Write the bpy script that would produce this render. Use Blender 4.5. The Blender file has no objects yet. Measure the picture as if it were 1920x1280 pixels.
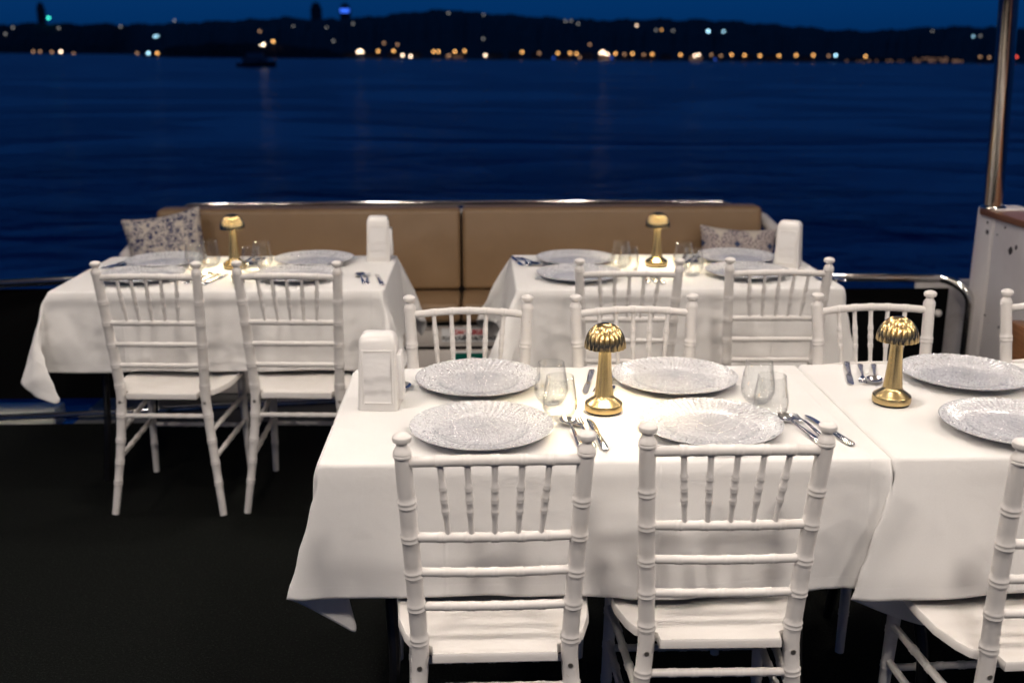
import bpy, bmesh, math, random
from mathutils import Vector, Matrix
R = math.radians
PI = math.pi
sc = bpy.context.scene
C = sc.collection

# ---------------------------------------------------------------- camera
cam_d = bpy.data.cameras.new('camera')
cam = bpy.data.objects.new('camera', cam_d)
C.objects.link(cam)
cam.location = (0, 0, 1.60)
cam.rotation_euler = (R(90 - 15.34), 0, R(-1.76))
cam_d.lens = 36.56
cam_d.sensor_width = 36
cam_d.clip_start = .05
cam_d.clip_end = 20000
cam_d.dof.use_dof = True
cam_d.dof.focus_distance = 2.35
cam_d.dof.aperture_fstop = 3.0
sc.camera = cam

# ---------------------------------------------------------------- world: blue hour
w = bpy.data.worlds.new('World')
sc.world = w
w.use_nodes = True
wn = w.node_tree
wn.nodes.clear()
wo = wn.nodes.new('ShaderNodeOutputWorld')
bg = wn.nodes.new('ShaderNodeBackground')
sky = wn.nodes.new('ShaderNodeTexSky')
sky.sky_type = 'NISHITA'
sky.sun_disc = False
sky.sun_elevation = R(-2)
sky.sun_rotation = R(200)
tc_ = wn.nodes.new('ShaderNodeTexCoord')
sx_ = wn.nodes.new('ShaderNodeSeparateXYZ')
wn.links.new(tc_.outputs['Generated'], sx_.inputs[0])
cr_ = wn.nodes.new('ShaderNodeValToRGB')
while len(cr_.color_ramp.elements) < 5: cr_.color_ramp.elements.new(.5)
for e_, (p_, c_) in zip(cr_.color_ramp.elements, [(0, (.0004, .014, .073)), (.01, (.0005, .020, .088)), (.06, (.0007, .029, .122)), (.26, (.001, .038, .16)), (.55, (.0008, .012, .05))]):
    e_.position = p_; e_.color = (*c_, 1)
wn.links.new(sx_.outputs[2], cr_.inputs[0])
tint = wn.nodes.new('ShaderNodeMix')
tint.data_type = 'RGBA'
tint.blend_type = 'ADD'
tint.inputs[0].default_value = .02
wn.links.new(cr_.outputs[0], tint.inputs[6])
wn.links.new(sky.outputs[0], tint.inputs[7])
wn.links.new(tint.outputs[2], bg.inputs[0])
bg.inputs[1].default_value = 1.0
wn.links.new(bg.outputs[0], wo.inputs[0])

sc.view_settings.view_transform = 'Standard'
sc.view_settings.look = 'None'
sc.view_settings.exposure = .17
sc.view_settings.gamma = 1
sc.cycles.transparent_max_bounces = 40

# downlights of the canopy over the deck (they are what lights the tables)
LIGHTS = [(x, y) for y in (.75, 2.25, 3.75) for x in (-2.25, -.75, .75, 2.25)]
def lamp_light(x, y):
    l = bpy.data.lights.new('downlight', 'AREA')
    l.shape = 'DISK'
    l.size = .2
    l.energy = {.75: 18.5, 2.25: 8.6, 3.75: 9.6}[y]
    l.color = (1, .895, .805)
    l.spread = R(165)
    o = bpy.data.objects.new('downlight', l)
    o.location = (x, y, 2.375)
    C.objects.link(o)
for x, y in LIGHTS:
    lamp_light(x, y)

# ---------------------------------------------------------------- tagging
def tag(o, label=None, cat=None, group=None, kind=None):
    if label: o['label'] = label
    if cat: o['category'] = cat
    if group: o['group'] = group
    if kind: o['kind'] = kind
    return o
def thing(name, loc, label, cat, rz=0, group=None):
    o = bpy.data.objects.new(name, None)
    o.empty_display_size = .1
    C.objects.link(o)
    o.location = loc
    o.rotation_euler = (0, 0, rz)
    return tag(o, label, cat, group)
def kids(o):
    return [c for c in ALL if c.parent == o]
ALL = []
def copy_tree(src, loc, rz, label, scale=None):
    def rec(o, parent):
        c = o.copy()
        C.objects.link(c)
        ch = [k for k in ALL if k.parent == o]
        ALL.append(c)
        if parent is not None:
            c.parent = parent
        for k in ch:
            rec(k, c)
        return c
    r = rec(src, None)
    r.location = loc
    r.rotation_euler = (0, 0, rz)
    if scale: r.scale = scale
    r['label'] = label
    return r

# ---------------------------------------------------------------- mesh building
class MB:
    def __init__(s):
        s.v = []; s.f = []; s.m = []; s.mi = 0
    def add(s, vs, fs):
        b = len(s.v)
        s.v += [tuple(p) for p in vs]
        s.f += [tuple(b + i for i in f) for f in fs]
        s.m += [s.mi] * len(fs)
    def box(s, x0, x1, y0, y1, z0, z1, M=None):
        vs = [Vector((x, y, z)) for x in (x0, x1) for y in (y0, y1) for z in (z0, z1)]
        if M: vs = [M @ v for v in vs]
        s.add(vs, [(0, 1, 3, 2), (4, 6, 7, 5), (0, 4, 5, 1), (2, 3, 7, 6), (0, 2, 6, 4), (1, 5, 7, 3)])
    def lathe(s, prof, n=24, M=None, flute=None, cap=True):
        vs = []
        for k, (r, z) in enumerate(prof):
            for i in range(n):
                a = 2 * PI * i / n
                rr = r if not flute else r * flute(a, k / (len(prof) - 1))
                v = Vector((rr * math.cos(a), rr * math.sin(a), z))
                vs.append(M @ v if M else v)
        fs = []
        for k in range(len(prof) - 1):
            for i in range(n):
                j = (i + 1) % n
                fs.append((k * n + i, k * n + j, (k + 1) * n + j, (k + 1) * n + i))
        if cap:
            if prof[0][0] > 1e-6: fs.append(tuple(reversed(range(n))))
            if prof[-1][0] > 1e-6: fs.append(tuple((len(prof) - 1) * n + i for i in range(n)))
        s.add(vs, fs)
    def tube(s, pts, rad, n=10, sq=1.0):
        pts = [Vector(p) for p in pts]
        if not hasattr(rad, '__len__'): rad = [rad] * len(pts)
        up = None
        vs = []
        for k, p in enumerate(pts):
            a = pts[max(0, k - 1)]; b = pts[min(len(pts) - 1, k + 1)]
            t = (b - a).normalized()
            if up is None:
                up = Vector((0, 0, 1)) if abs(t.z) < .8 else Vector((0, 1, 0))
            up = (up - t * up.dot(t)).normalized()
            sd = t.cross(up)
            for i in range(n):
                an = 2 * PI * i / n
                vs.append(p + sd * math.cos(an) * rad[k] + up * math.sin(an) * rad[k] * sq)
        fs = []
        for k in range(len(pts) - 1):
            for i in range(n):
                j = (i + 1) % n
                fs.append((k * n + i, k * n + j, (k + 1) * n + j, (k + 1) * n + i))
        fs.append(tuple(reversed(range(n))))
        fs.append(tuple((len(pts) - 1) * n + i for i in range(n)))
        s.add(vs, fs)
    def prism(s, poly, z0, z1, M=None):
        n = len(poly)
        vs = [Vector((x, y, z0)) for x, y in poly] + [Vector((x, y, z1)) for x, y in poly]
        if M: vs = [M @ v for v in vs]
        s.add(vs, [tuple(reversed(range(n))), tuple(range(n, 2 * n))] + [(i, (i + 1) % n, n + (i + 1) % n, n + i) for i in range(n)])
    def build(s, name, mats, parent=None, smooth=True, bevel=0, seg=2, subsurf=0, loc=None, ang=35, rot=None):
        me = bpy.data.meshes.new(name)
        me.from_pydata(s.v, [], s.f)
        bm = bmesh.new(); bm.from_mesh(me)
        bmesh.ops.recalc_face_normals(bm, faces=bm.faces)
        if bevel:
            es = [e for e in bm.edges if len(e.link_faces) == 2 and e.calc_face_angle(0) > R(30)]
            bmesh.ops.bevel(bm, geom=es, offset=bevel, segments=seg, affect='EDGES', profile=.5)
        bm.to_mesh(me); bm.free()
        if not isinstance(mats, (list, tuple)): mats = [mats]
        for m in mats: me.materials.append(m)
        if len(mats) > 1 and not bevel:
            for p, mi in zip(me.polygons, s.m): p.material_index = mi
        for p in me.polygons: p.use_smooth = smooth
        if smooth:
            try: me.set_sharp_from_angle(angle=R(ang))
            except Exception: pass
        o = bpy.data.objects.new(name, me)
        C.objects.link(o)
        if parent is not None: o.parent = parent
        if loc is not None: o.location = loc
        if rot is not None: o.rotation_euler = rot
        if subsurf:
            q = o.modifiers.new('subsurf', 'SUBSURF'); q.levels = subsurf; q.render_levels = subsurf
        ALL.append(o)
        return o

# ---------------------------------------------------------------- materials
def mat(name, col=(.8, .8, .8), rough=.5, metal=0, **k):
    m = bpy.data.materials.new(name)
    m.use_nodes = True
    b = m.node_tree.nodes['Principled BSDF']
    b.inputs['Base Color'].default_value = (*col, 1)
    b.inputs['Roughness'].default_value = rough
    b.inputs['Metallic'].default_value = metal
    for a, v in k.items():
        b.inputs[a].default_value = v
    return m
def N(m, t, **k):
    n = m.node_tree.nodes.new(t)
    for a, v in k.items(): setattr(n, a, v)
    return n
def L(m, a, b): m.node_tree.links.new(a, b)
def BS(m): return m.node_tree.nodes['Principled BSDF']
def coords(m, scale=(1, 1, 1), kind='Object'):
    tc = N(m, 'ShaderNodeTexCoord'); mp = N(m, 'ShaderNodeMapping')
    mp.inputs['Scale'].default_value = scale
    L(m, tc.outputs[kind], mp.inputs[0])
    return mp.outputs[0]
def noise(m, vec, scale, detail=4, rough=.5, dist=0):
    n = N(m, 'ShaderNodeTexNoise')
    n.inputs['Scale'].default_value = scale; n.inputs['Detail'].default_value = detail
    n.inputs['Roughness'].default_value = rough; n.inputs['Distortion'].default_value = dist
    L(m, vec, n.inputs['Vector'])
    return n.outputs['Fac']
def ramp(m, fac, stops):
    r = N(m, 'ShaderNodeValToRGB')
    cr = r.color_ramp
    while len(cr.elements) < len(stops): cr.elements.new(.5)
    for e, (p, c) in zip(cr.elements, stops):
        e.position = p; e.color = (*c, 1)
    L(m, fac, r.inputs[0])
    return r.outputs[0]
def bump(m, h, strength=.3, dist=.01, prev=None):
    b = N(m, 'ShaderNodeBump')
    b.inputs['Strength'].default_value = strength; b.inputs['Distance'].default_value = dist
    L(m, h, b.inputs['Height'])
    if prev is not None: L(m, prev, b.inputs['Normal'])
    L(m, b.outputs[0], BS(m).inputs['Normal'])
    return b.outputs[0]
def math_(m, op, a, b=None, c=None):
    n = N(m, 'ShaderNodeMath', operation=op)
    for i, x in enumerate((a, b, c)):
        if x is None: continue
        if isinstance(x, (int, float)): n.inputs[i].default_value = x
        else: L(m, x, n.inputs[i])
    return n.outputs[0]

# chair paint: slightly worn gloss white
M_chair = mat('white_paint', (.74, .70, .655), .32)
oi_ = N(M_chair, 'ShaderNodeObjectInfo')
tcc = N(M_chair, 'ShaderNodeTexCoord'); vad = N(M_chair, 'ShaderNodeVectorMath', operation='ADD')
L(M_chair, tcc.outputs['Object'], vad.inputs[0]); L(M_chair, math_(M_chair, 'MULTIPLY', oi_.outputs['Random'], 37), vad.inputs[1])
v = vad.outputs[0]
n1 = noise(M_chair, v, 9, 6, .65)
cb_ = ramp(M_chair, n1, [(.22, (.66, .615, .565)), (.42, (.72, .685, .65)), (.7, (.745, .715, .685))])
sc_ = noise(M_chair, v, 34, 5, .75, .4)
scm = ramp(M_chair, sc_, [(.70, (0, 0, 0)), (.735, (1, 1, 1))])
mxc = N(M_chair, 'ShaderNodeMix', data_type='RGBA'); L(M_chair, math_(M_chair, 'MULTIPLY', scm, .5), mxc.inputs[0]); L(M_chair, cb_, mxc.inputs[6]); mxc.inputs[7].default_value = (.33, .25, .17, 1)
L(M_chair, mxc.outputs[2], BS(M_chair).inputs['Base Color'])
n2 = noise(M_chair, v, 60, 3)
L(M_chair, ramp(M_chair, n2, [(.3, (.33, .33, .33)), (.75, (.42, .42, .42))]), BS(M_chair).inputs['Roughness'])
bump(M_chair, noise(M_chair, v, 130, 2), .12, .002)

# table linen with a stitched hem; uv = cloth metres, hem drawn from uv distance to the border
def cloth_mat(name, W, H):
    m = mat(name, (.80, .785, .765), .85)
    BS(m).inputs['Sheen Weight'].default_value = .15
    uv = N(m, 'ShaderNodeTexCoord').outputs['UV']
    sp = N(m, 'ShaderNodeSeparateXYZ'); L(m, uv, sp.inputs[0])
    dx = math_(m, 'MINIMUM', sp.outputs[0], math_(m, 'SUBTRACT', W, sp.outputs[0]))
    dy = math_(m, 'MINIMUM', sp.outputs[1], math_(m, 'SUBTRACT', H, sp.outputs[1]))
    d = math_(m, 'MINIMUM', dx, dy)
    hem = math_(m, 'LESS_THAN', d, .028)
    stitch = math_(m, 'LESS_THAN', math_(m, 'ABSOLUTE', math_(m, 'SUBTRACT', d, .0275)), .0014)
    # weave
    w1 = N(m, 'ShaderNodeTexWave', wave_type='BANDS', bands_direction='X'); w1.inputs['Scale'].default_value = 320; w1.inputs['Distortion'].default_value = .6
    w2 = N(m, 'ShaderNodeTexWave', wave_type='BANDS', bands_direction='Y'); w2.inputs['Scale'].default_value = 320; w2.inputs['Distortion'].default_value = .6
    L(m, uv, w1.inputs[0]); L(m, uv, w2.inputs[0])
    wv = math_(m, 'MULTIPLY', w1.outputs['Fac'], w2.outputs['Fac'])
    mp = N(m, 'ShaderNodeMapping'); mp.inputs['Scale'].default_value = (1, 1, 1); L(m, uv, mp.inputs[0])
    big = noise(m, mp.outputs[0], 3.2, 3, .5, .6)
    mid = noise(m, mp.outputs[0], 11, 4, .55, .8)
    # pressed fold lines
    fx = math_(m, 'ABSOLUTE', math_(m, 'SUBTRACT', math_(m, 'MODULO', math_(m, 'ADD', sp.outputs[0], .12), .46), .23))
    fold = math_(m, 'MAXIMUM', 0, math_(m, 'SUBTRACT', 1, math_(m, 'MULTIPLY', fx, 170)))
    h = math_(m, 'ADD', math_(m, 'MULTIPLY', big, .8), math_(m, 'MULTIPLY', mid, .24))
    h2 = math_(m, 'ADD', h, math_(m, 'MULTIPLY', hem, .12))
    h3 = math_(m, 'SUBTRACT', h2, math_(m, 'MULTIPLY', stitch, .12))
    h4 = math_(m, 'ADD', h3, math_(m, 'MULTIPLY', fold, .09))
    b1 = bump(m, h4, .42, .018)
    bump(m, wv, .4, .0012, b1)
    fine = noise(m, mp.outputs[0], 260, 2)
    L(m, ramp(m, math_(m, 'ADD', math_(m, 'MULTIPLY', big, .7), math_(m, 'MULTIPLY', fine, .3)),
      [(.3, (.775, .755, .73)), (.7, (.825, .81, .79))]), BS(m).inputs['Base Color'])
    return m

M_gold = mat('brushed_brass', (.70, .51, .23), .27, 1)
v = coords(M_gold, (1, 1, .04)); g = noise(M_gold, v, 900, 2)
L(M_gold, ramp(M_gold, g, [(.3, (.24,) * 3), (.7, (.31,) * 3)]), BS(M_gold).inputs['Roughness'])
M_lit = mat('lamp_glow', (1, .9, .7), .5)
BS(M_lit).inputs['Emission Color'].default_value = (1, .84, .52, 1)
BS(M_lit).inputs['Emission Strength'].default_value = 135
M_unlit = mat('lamp_diffuser', (.75, .72, .62), .5)
M_rubber = mat('black_rubber', (.012, .012, .012), .6)

M_chrome = mat('stainless_steel', (.70, .69, .67), .10, 1)
bump(M_chrome, noise(M_chrome, coords(M_chrome), 30, 2), .05, .002)
M_pole = mat('brushed_pole', (.60, .56, .50), .2, 1)
v = coords(M_pole, (1, 1, .03))
L(M_pole, ramp(M_pole, noise(M_pole, v, 150, 3), [(.3, (.08,) * 3), (.7, (.2,) * 3)]), BS(M_pole).inputs['Roughness'])
M_cutlery = mat('polished_cutlery', (.86, .85, .84), .2, 1)
M_glass = bpy.data.materials.new('clear_glass')
M_glass.use_nodes = True
M_glass.node_tree.nodes.clear()
o_ = N(M_glass, 'ShaderNodeOutputMaterial'); tr_ = N(M_glass, 'ShaderNodeBsdfTransparent'); gl_ = N(M_glass, 'ShaderNodeBsdfGlossy')
tr_.inputs[0].default_value = (.965, .97, .97, 1); gl_.inputs['Roughness'].default_value = .02; gl_.inputs[0].default_value = (.95, .95, .95, 1)
lw_ = N(M_glass, 'ShaderNodeLayerWeight'); lw_.inputs[0].default_value = .5
fr1 = math_(M_glass, 'POWER', lw_.outputs['Facing'], 2.6)
fr2 = math_(M_glass, 'MULTIPLY_ADD', fr1, .8, .04)
mx_ = N(M_glass, 'ShaderNodeMixShader'); L(M_glass, fr2, mx_.inputs[0]); L(M_glass, tr_.outputs[0], mx_.inputs[1]); L(M_glass, gl_.outputs[0], mx_.inputs[2]); L(M_glass, mx_.outputs[0], o_.inputs[0])

# charger plate: clear glass flecked with silver, pressed sunburst relief
M_plate = mat('glitter_glass', (.7, .7, .76), .16, .0)
BS(M_plate).inputs['Transmission Weight'].default_value = .1
BS(M_plate).inputs['Coat Weight'].default_value = .6
BS(M_plate).inputs['Coat Roughness'].default_value = .05
tc = N(M_plate, 'ShaderNodeTexCoord').outputs['Object']
sp = N(M_plate, 'ShaderNodeSeparateXYZ'); L(M_plate, tc, sp.inputs[0])
ang = math_(M_plate, 'ARCTAN2', sp.outputs[1], sp.outputs[0])
rad = math_(M_plate, 'SQRT', math_(M_plate, 'ADD', math_(M_plate, 'MULTIPLY', sp.outputs[0], sp.outputs[0]), math_(M_plate, 'MULTIPLY', sp.outputs[1], sp.outputs[1])))
rays = math_(M_plate, 'SINE', math_(M_plate, 'MULTIPLY', ang, 60))
rings = math_(M_plate, 'SINE', math_(M_plate, 'MULTIPLY', rad, 900))
vo = N(M_plate, 'ShaderNodeTexVoronoi'); vo.inputs['Scale'].default_value = 330; L(M_plate, tc, vo.inputs['Vector'])
beads = math_(M_plate, 'MULTIPLY', rays, rings)
hh = math_(M_plate, 'ADD', math_(M_plate, 'MULTIPLY', vo.outputs['Distance'], 1.2), math_(M_plate, 'MULTIPLY', beads, .28))
bump(M_plate, math_(M_plate, 'ADD', hh, math_(M_plate, 'MULTIPLY', rays, .42)), .75, .0019)
vc = N(M_plate, 'ShaderNodeTexVoronoi'); vc.inputs['Scale'].default_value = 560; L(M_plate, tc, vc.inputs['Vector'])
cs = N(M_plate, 'ShaderNodeSeparateColor'); L(M_plate, vc.outputs['Color'], cs.inputs[0])
L(M_plate, ramp(M_plate, cs.outputs[0], [(.0, (.68, .68, .70)), (.5, (.75, .75, .77)), (.86, (.80, .80, .82)), (.93, (.95, .95, .96))]), BS(M_plate).inputs['Base Color'])

fl_ = math_(M_plate, 'GREATER_THAN', cs.outputs[1], .86)
L(M_plate, math_(M_plate, 'MULTIPLY', fl_, .9), BS(M_plate).inputs['Metallic'])
gm = N(M_plate, 'ShaderNodeNewGeometry'); va = N(M_plate, 'ShaderNodeVectorMath', operation='SUBTRACT'); va.inputs[1].default_value = (.5, .5, .5)
L(M_plate, vc.outputs['Color'], va.inputs[0])
vs_ = N(M_plate, 'ShaderNodeVectorMath', operation='SCALE'); L(M_plate, va.outputs[0], vs_.inputs[0]); L(M_plate, math_(M_plate, 'MULTIPLY', fl_, .38), vs_.inputs['Scale'])
vb = N(M_plate, 'ShaderNodeVectorMath', operation='ADD'); L(M_plate, vs_.outputs[0], vb.inputs[1])
bn = BS(M_plate).inputs['Normal'].links[0].from_socket
L(M_plate, bn, vb.inputs[0])
vn = N(M_plate, 'ShaderNodeVectorMath', operation='NORMALIZE'); L(M_plate, vb.outputs[0], vn.inputs[0]); L(M_plate, vn.outputs[0], BS(M_plate).inputs['Normal'])
M_holder = mat('white_plastic', (.80, .775, .745), .28)
M_napkin = mat('paper_napkin', (.80, .78, .76), .9)
bump(M_napkin, noise(M_napkin, coords(M_napkin, (1, 1, 2)), 16, 2), .25, .01)

# upholstery
M_sofa = mat('tan_vinyl', (.26, .165, .088), .42)
v = coords(M_sofa)
L(M_sofa, ramp(M_sofa, noise(M_sofa, v, 5, 5, .6), [(.3, (.235, .147, .076)), (.7, (.265, .168, .089))]), BS(M_sofa).inputs['Base Color'])
b_ = bump(M_sofa, noise(M_sofa, coords(M_sofa, (1, 1, 1)), 3, 2), .35, .04)
vv = N(M_sofa, 'ShaderNodeTexVoronoi'); vv.inputs['Scale'].default_value = 260; L(M_sofa, v, vv.inputs['Vector'])
bump(M_sofa, vv.outputs['Distance'], .25, .002, b_)

M_basep = mat('cream_base_panel', (.74, .68, .62), .4)
M_gel = mat('white_fiberglass', (.62, .58, .55), .38)
v = coords(M_gel)
L(M_gel, ramp(M_gel, noise(M_gel, v, 4, 6, .7), [(.28, (.42, .38, .34)), (.5, (.60, .565, .545)), (.8, (.66, .63, .61))]), BS(M_gel).inputs['Base Color'])
bump(M_gel, noise(M_gel, v, 25, 3), .1, .004)
M_gelw = mat('worn_bulwark_paint', (.62, .58, .56), .45)
v = coords(M_gelw)
c1 = ramp(M_gelw, noise(M_gelw, coords(M_gelw, (1.3, 1.3, .8)), 3.0, 6, .6), [(.25, (.60, .555, .54)), (.5, (.71, .67, .66)), (.8, (.76, .73, .72))])
L(M_gelw, c1, BS(M_gelw).inputs['Base Color'])
M_chip = mat('chipped_dark_paint', (.035, .03, .03), .7)
M_black = mat('black_canvas', (.002, .002, .0022), .9)
BS(M_black).inputs['Specular IOR Level'].default_value = .1
M_carpet = mat('black_carpet', (.008, .010, .008), .95)
v = coords(M_carpet)
fib = noise(M_carpet, v, 150, 4, .85)
L(M_carpet, ramp(M_carpet, fib, [(.44, (.0003, .0006, .0004)), (.55, (.0006, .0010, .0007)), (.64, (.022, .030, .022))]), BS(M_carpet).inputs['Base Color'])
bump(M_carpet, fib, .9, .006)
BS(M_carpet).inputs['Specular IOR Level'].default_value = .15
M_wood = mat('varnished_teak', (.16, .065, .025), .3)
v = coords(M_wood, (12, .8, 12))
L(M_wood, ramp(M_wood, noise(M_wood, v, 4, 6, .6, 1.5), [(.3, (.14, .055, .022)), (.7, (.32, .15, .07))]), BS(M_wood).inputs['Base Color'])
M_blue = mat('blue_hull_paint', (.004, .045, .30), .25)
M_leg = mat('black_steel', (.015, .015, .017), .35, .6)
M_ply = mat('table_board', (.20, .15, .10), .6)
M_ceil = mat('canopy_lining', (.62, .58, .53), .6)
M_red = mat('red_lettering', (.55, .02, .025), .5)
M_ink = mat('black_lettering', (.02, .02, .02), .5)
M_signw = mat('sign_white', (.84, .83, .82), .4)
M_signg = mat('sign_green', (.0, .14, .10), .4)
M_screw = mat('zinc_screw', (.45, .42, .38), .35, .9)

# cushions
def pillow_mat(name, kind):
    m = mat(name, (.6, .55, .48), .9)
    v = coords(m)
    if kind == 0:
        vo = N(m, 'ShaderNodeTexVoronoi', feature='F1'); vo.inputs['Scale'].default_value = 30; L(m, v, vo.inputs['Vector'])
        d = vo.outputs['Distance']
        fl = math_(m, 'SINE', math_(m, 'MULTIPLY', d, 26))
        ns = noise(m, v, 42, 4, .6, 1.5)
        big = noise(m, v, 9, 2)
        t = math_(m, 'ADD', math_(m, 'MULTIPLY', fl, .16), ns)
        t2 = math_(m, 'ADD', math_(m, 'ADD', t, math_(m, 'MULTIPLY', math_(m, 'SUBTRACT', .33, d), .55)), math_(m, 'MULTIPLY', math_(m, 'SUBTRACT', noise(m, v, 95, 2, .5, 1), .46), .45))
        c = ramp(m, t2, [(.0, (.58, .52, .45)), (.43, (.56, .49, .42)), (.50, (.20, .20, .28)), (.58, (.03, .035, .09))])
    else:
        sp = N(m, 'ShaderNodeSeparateXYZ'); L(m, v, sp.inputs[0])
        px = math_(m, 'SUBTRACT', math_(m, 'MODULO', math_(m, 'ADD', sp.outputs[0], 1.085), .165), .0825)
        pz = math_(m, 'SUBTRACT', math_(m, 'MODULO', math_(m, 'ADD', sp.outputs[2], 1.0), .165), .0825)
        dd = math_(m, 'ADD', math_(m, 'ABSOLUTE', px), math_(m, 'ABSOLUTE', pz))
        rr = math_(m, 'SQRT', math_(m, 'ADD', math_(m, 'MULTIPLY', px, px), math_(m, 'MULTIPLY', pz, pz)))
        ring = math_(m, 'MULTIPLY', math_(m, 'SINE', math_(m, 'MULTIPLY', rr, 260)), math_(m, 'SINE', math_(m, 'MULTIPLY', math_(m, 'ARCTAN2', pz, px), 16)))
        t = math_(m, 'ADD', math_(m, 'MULTIPLY', ring, .2), noise(m, v, 70, 3))
        c0 = ramp(m, t, [(.3, (.50, .43, .38)), (.5, (.42, .36, .34)), (.62, (.17, .14, .17))])
        edge = ramp(m, rr, [(.078, (0, 0, 0)), (.088, (1, 1, 1))])
        mx = N(m, 'ShaderNodeMix', data_type='RGBA'); L(m, edge, mx.inputs[0]); L(m, c0, mx.inputs[6]); mx.inputs[7].default_value = (.56, .50, .43, 1)
        dia = math_(m, 'LESS_THAN', dd, .017)
        m2 = N(m, 'ShaderNodeMix', data_type='RGBA'); L(m, dia, m2.inputs[0]); L(m, mx.outputs[2], m2.inputs[6]); m2.inputs[7].default_value = (.03, .05, .12, 1)
        c = m2.outputs[2]
    L(m, c, BS(m).inputs['Base Color'])
    bump(m, noise(m, v, 7, 3), .4, .02)
    return m
M_pil1 = pillow_mat('floral_cushion_cloth', 0)
M_pil2 = pillow_mat('tile_print_cushion_cloth', 1)

# ================================================================ SETTING
# water: one sheet to the horizon; heels with the shore (the boat lists a little)
HEEL = R(.45)
M_water = mat('sea_water', (.0, .040, .205), .26)
BS(M_water).inputs['IOR'].default_value = 1.33
v = coords(M_water, (.6, 1, 1))
big = noise(M_water, v, .05, 3, .5, .8)
wa = noise(M_water, v, .42, 5, .6, .7)
wb = noise(M_water, v, 1.9, 4, .6, .3)
ww = math_(M_water, 'ADD', math_(M_water, 'MULTIPLY', wa, 1.0), math_(M_water, 'MULTIPLY', wb, .16))
amp = ramp(M_water, big, [(.44, (.25,) * 3), (.56, (2.0,) * 3)])
# a wind-ruffled patch some 25 to 50 m off the stern
spw = N(M_water, 'ShaderNodeSeparateXYZ'); L(M_water, coords(M_water), spw.inputs[0])
dy_ = math_(M_water, 'MULTIPLY', math_(M_water, 'ABSOLUTE', math_(M_water, 'SUBTRACT', math_(M_water, 'ADD', spw.outputs[1], math_(M_water, 'MULTIPLY', spw.outputs[0], .25)), 33)), 1 / 17.)
pm_ = math_(M_water, 'MAXIMUM', 0, math_(M_water, 'SUBTRACT', 1, dy_))
pn_ = ramp(M_water, noise(M_water, coords(M_water, (.5, 1, 1)), .22, 4, .6, .5), [(.48, (0, 0, 0)), (.62, (1, 1, 1))])
rip = math_(M_water, 'MULTIPLY', math_(M_water, 'MULTIPLY', pm_, pn_), math_(M_water, 'MULTIPLY', noise(M_water, coords(M_water, (.6, 1, 1)), 1.1, 4, .65, .5), 2.6))
bump(M_water, math_(M_water, 'ADD', math_(M_water, 'MULTIPLY', ww, amp), rip), .9, 1.1)
w_ = MB()
w_.add([(-9000, -60, 0), (9000, -60, 0), (9000, 12000, 0), (-9000, 12000, 0)], [(0, 1, 2, 3)])
tag(w_.build('sea', M_water, loc=(0, 0, -2.3), rot=(0, HEEL, 0)), kind='structure')

def far_pt(px, py, D):
    """direction table baked from the camera survey: bearing px and elevation py (photo units) at range D"""
    f = 1950.; p = R(15.34); yw = R(1.76)
    cp, sp_ = math.cos(p), math.sin(p)
    fw = Vector((math.sin(yw) * cp, math.cos(yw) * cp, -sp_)); rt = Vector((math.cos(yw), -math.sin(yw), 0)); up = rt.cross(fw)
    r = fw * f + rt * (px - 960) - up * (py - 640)
    return Vector((0, 0, 1.6)) + r * (D / r.y)

M_hill = mat('dark_wooded_hill', (.012, .016, .018), .95)
v = coords(M_hill)
L(M_hill, ramp(M_hill, noise(M_hill, v, .02, 6, .6), [(.35, (.012, .018, .022)), (.7, (.045, .045, .045))]), BS(M_hill).inputs['Base Color'])
ridge = [(-400, 60), (-100, 50), (0, 46), (60, 44), (150, 45), (230, 46), (320, 44), (380, 41), (450, 38), (530, 33), (600, 37), (680, 33), (760, 24), (810, 19), (850, 18), (900, 25), (960, 28), (1040, 34), (1120, 38), (1230, 36), (1330, 38), (1420, 43), (1500, 50), (1560, 56), (1640, 58), (1720, 52), (1800, 50), (1900, 52), (2000, 58), (2400, 70)]
def lerp(tab, x):
    for (a, b), (c, d) in zip(tab, tab[1:]):
        if x <= c: return b + (d - b) * max(0, (x - a)) / (c - a)
    return tab[-1][1]
rnd = random.Random(3)
def sea_z(x): return -2.3 - math.tan(HEEL) * x
def terrain(name, x0, x1, step, shoreD, ridgeD, rtab, jag, mm, seed):
    rn = random.Random(seed)
    vs = []; rows = 6; cols = 0
    x = x0
    while x <= x1:
        S = shoreD(x) if callable(shoreD) else shoreD
        top = far_pt(x, lerp(rtab, x) + rn.uniform(-jag, jag) + 1.5 * math.sin(x * .09), ridgeD)
        sh = far_pt(x, 110, S); sh.z = sea_z(sh.x) - 1
        for k in range(rows):
            t = k / (rows - 1)
            p = sh.lerp(top, t)
            p.z = sh.z + (top.z - sh.z) * (t ** .8) + (rn.uniform(-2, 2) if 0 < k < rows - 1 else 0)
            vs.append(p)
        back = far_pt(x, 130, ridgeD * 1.4); back.z = sea_z(back.x) - 3; vs.append(back)
        cols += 1; x += step
    rr = rows + 1
    fs = [(c * rr + k, (c + 1) * rr + k, (c + 1) * rr + k + 1, c * rr + k + 1) for c in range(cols - 1) for k in range(rr - 1)]
    b = MB(); b.add(vs, fs)
    return tag(b.build(name, mm, smooth=False), kind='structure')
def shoreD(x): return 1150 + (2200 * min(1, (300 - x) / 60.) if x < 300 else 0)
terrain('hills', -700, 2700, 6, shoreD, 3800, ridge, 1.6, M_hill, 5)
head = [(250, 108), (290, 100), (310, 90), (350, 84), (440, 80), (520, 84), (600, 90), (640, 100), (660, 108)]
terrain('headland', 268, 650, 5, 1080, 1110, head, 1.2, M_hill, 9)

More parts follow.
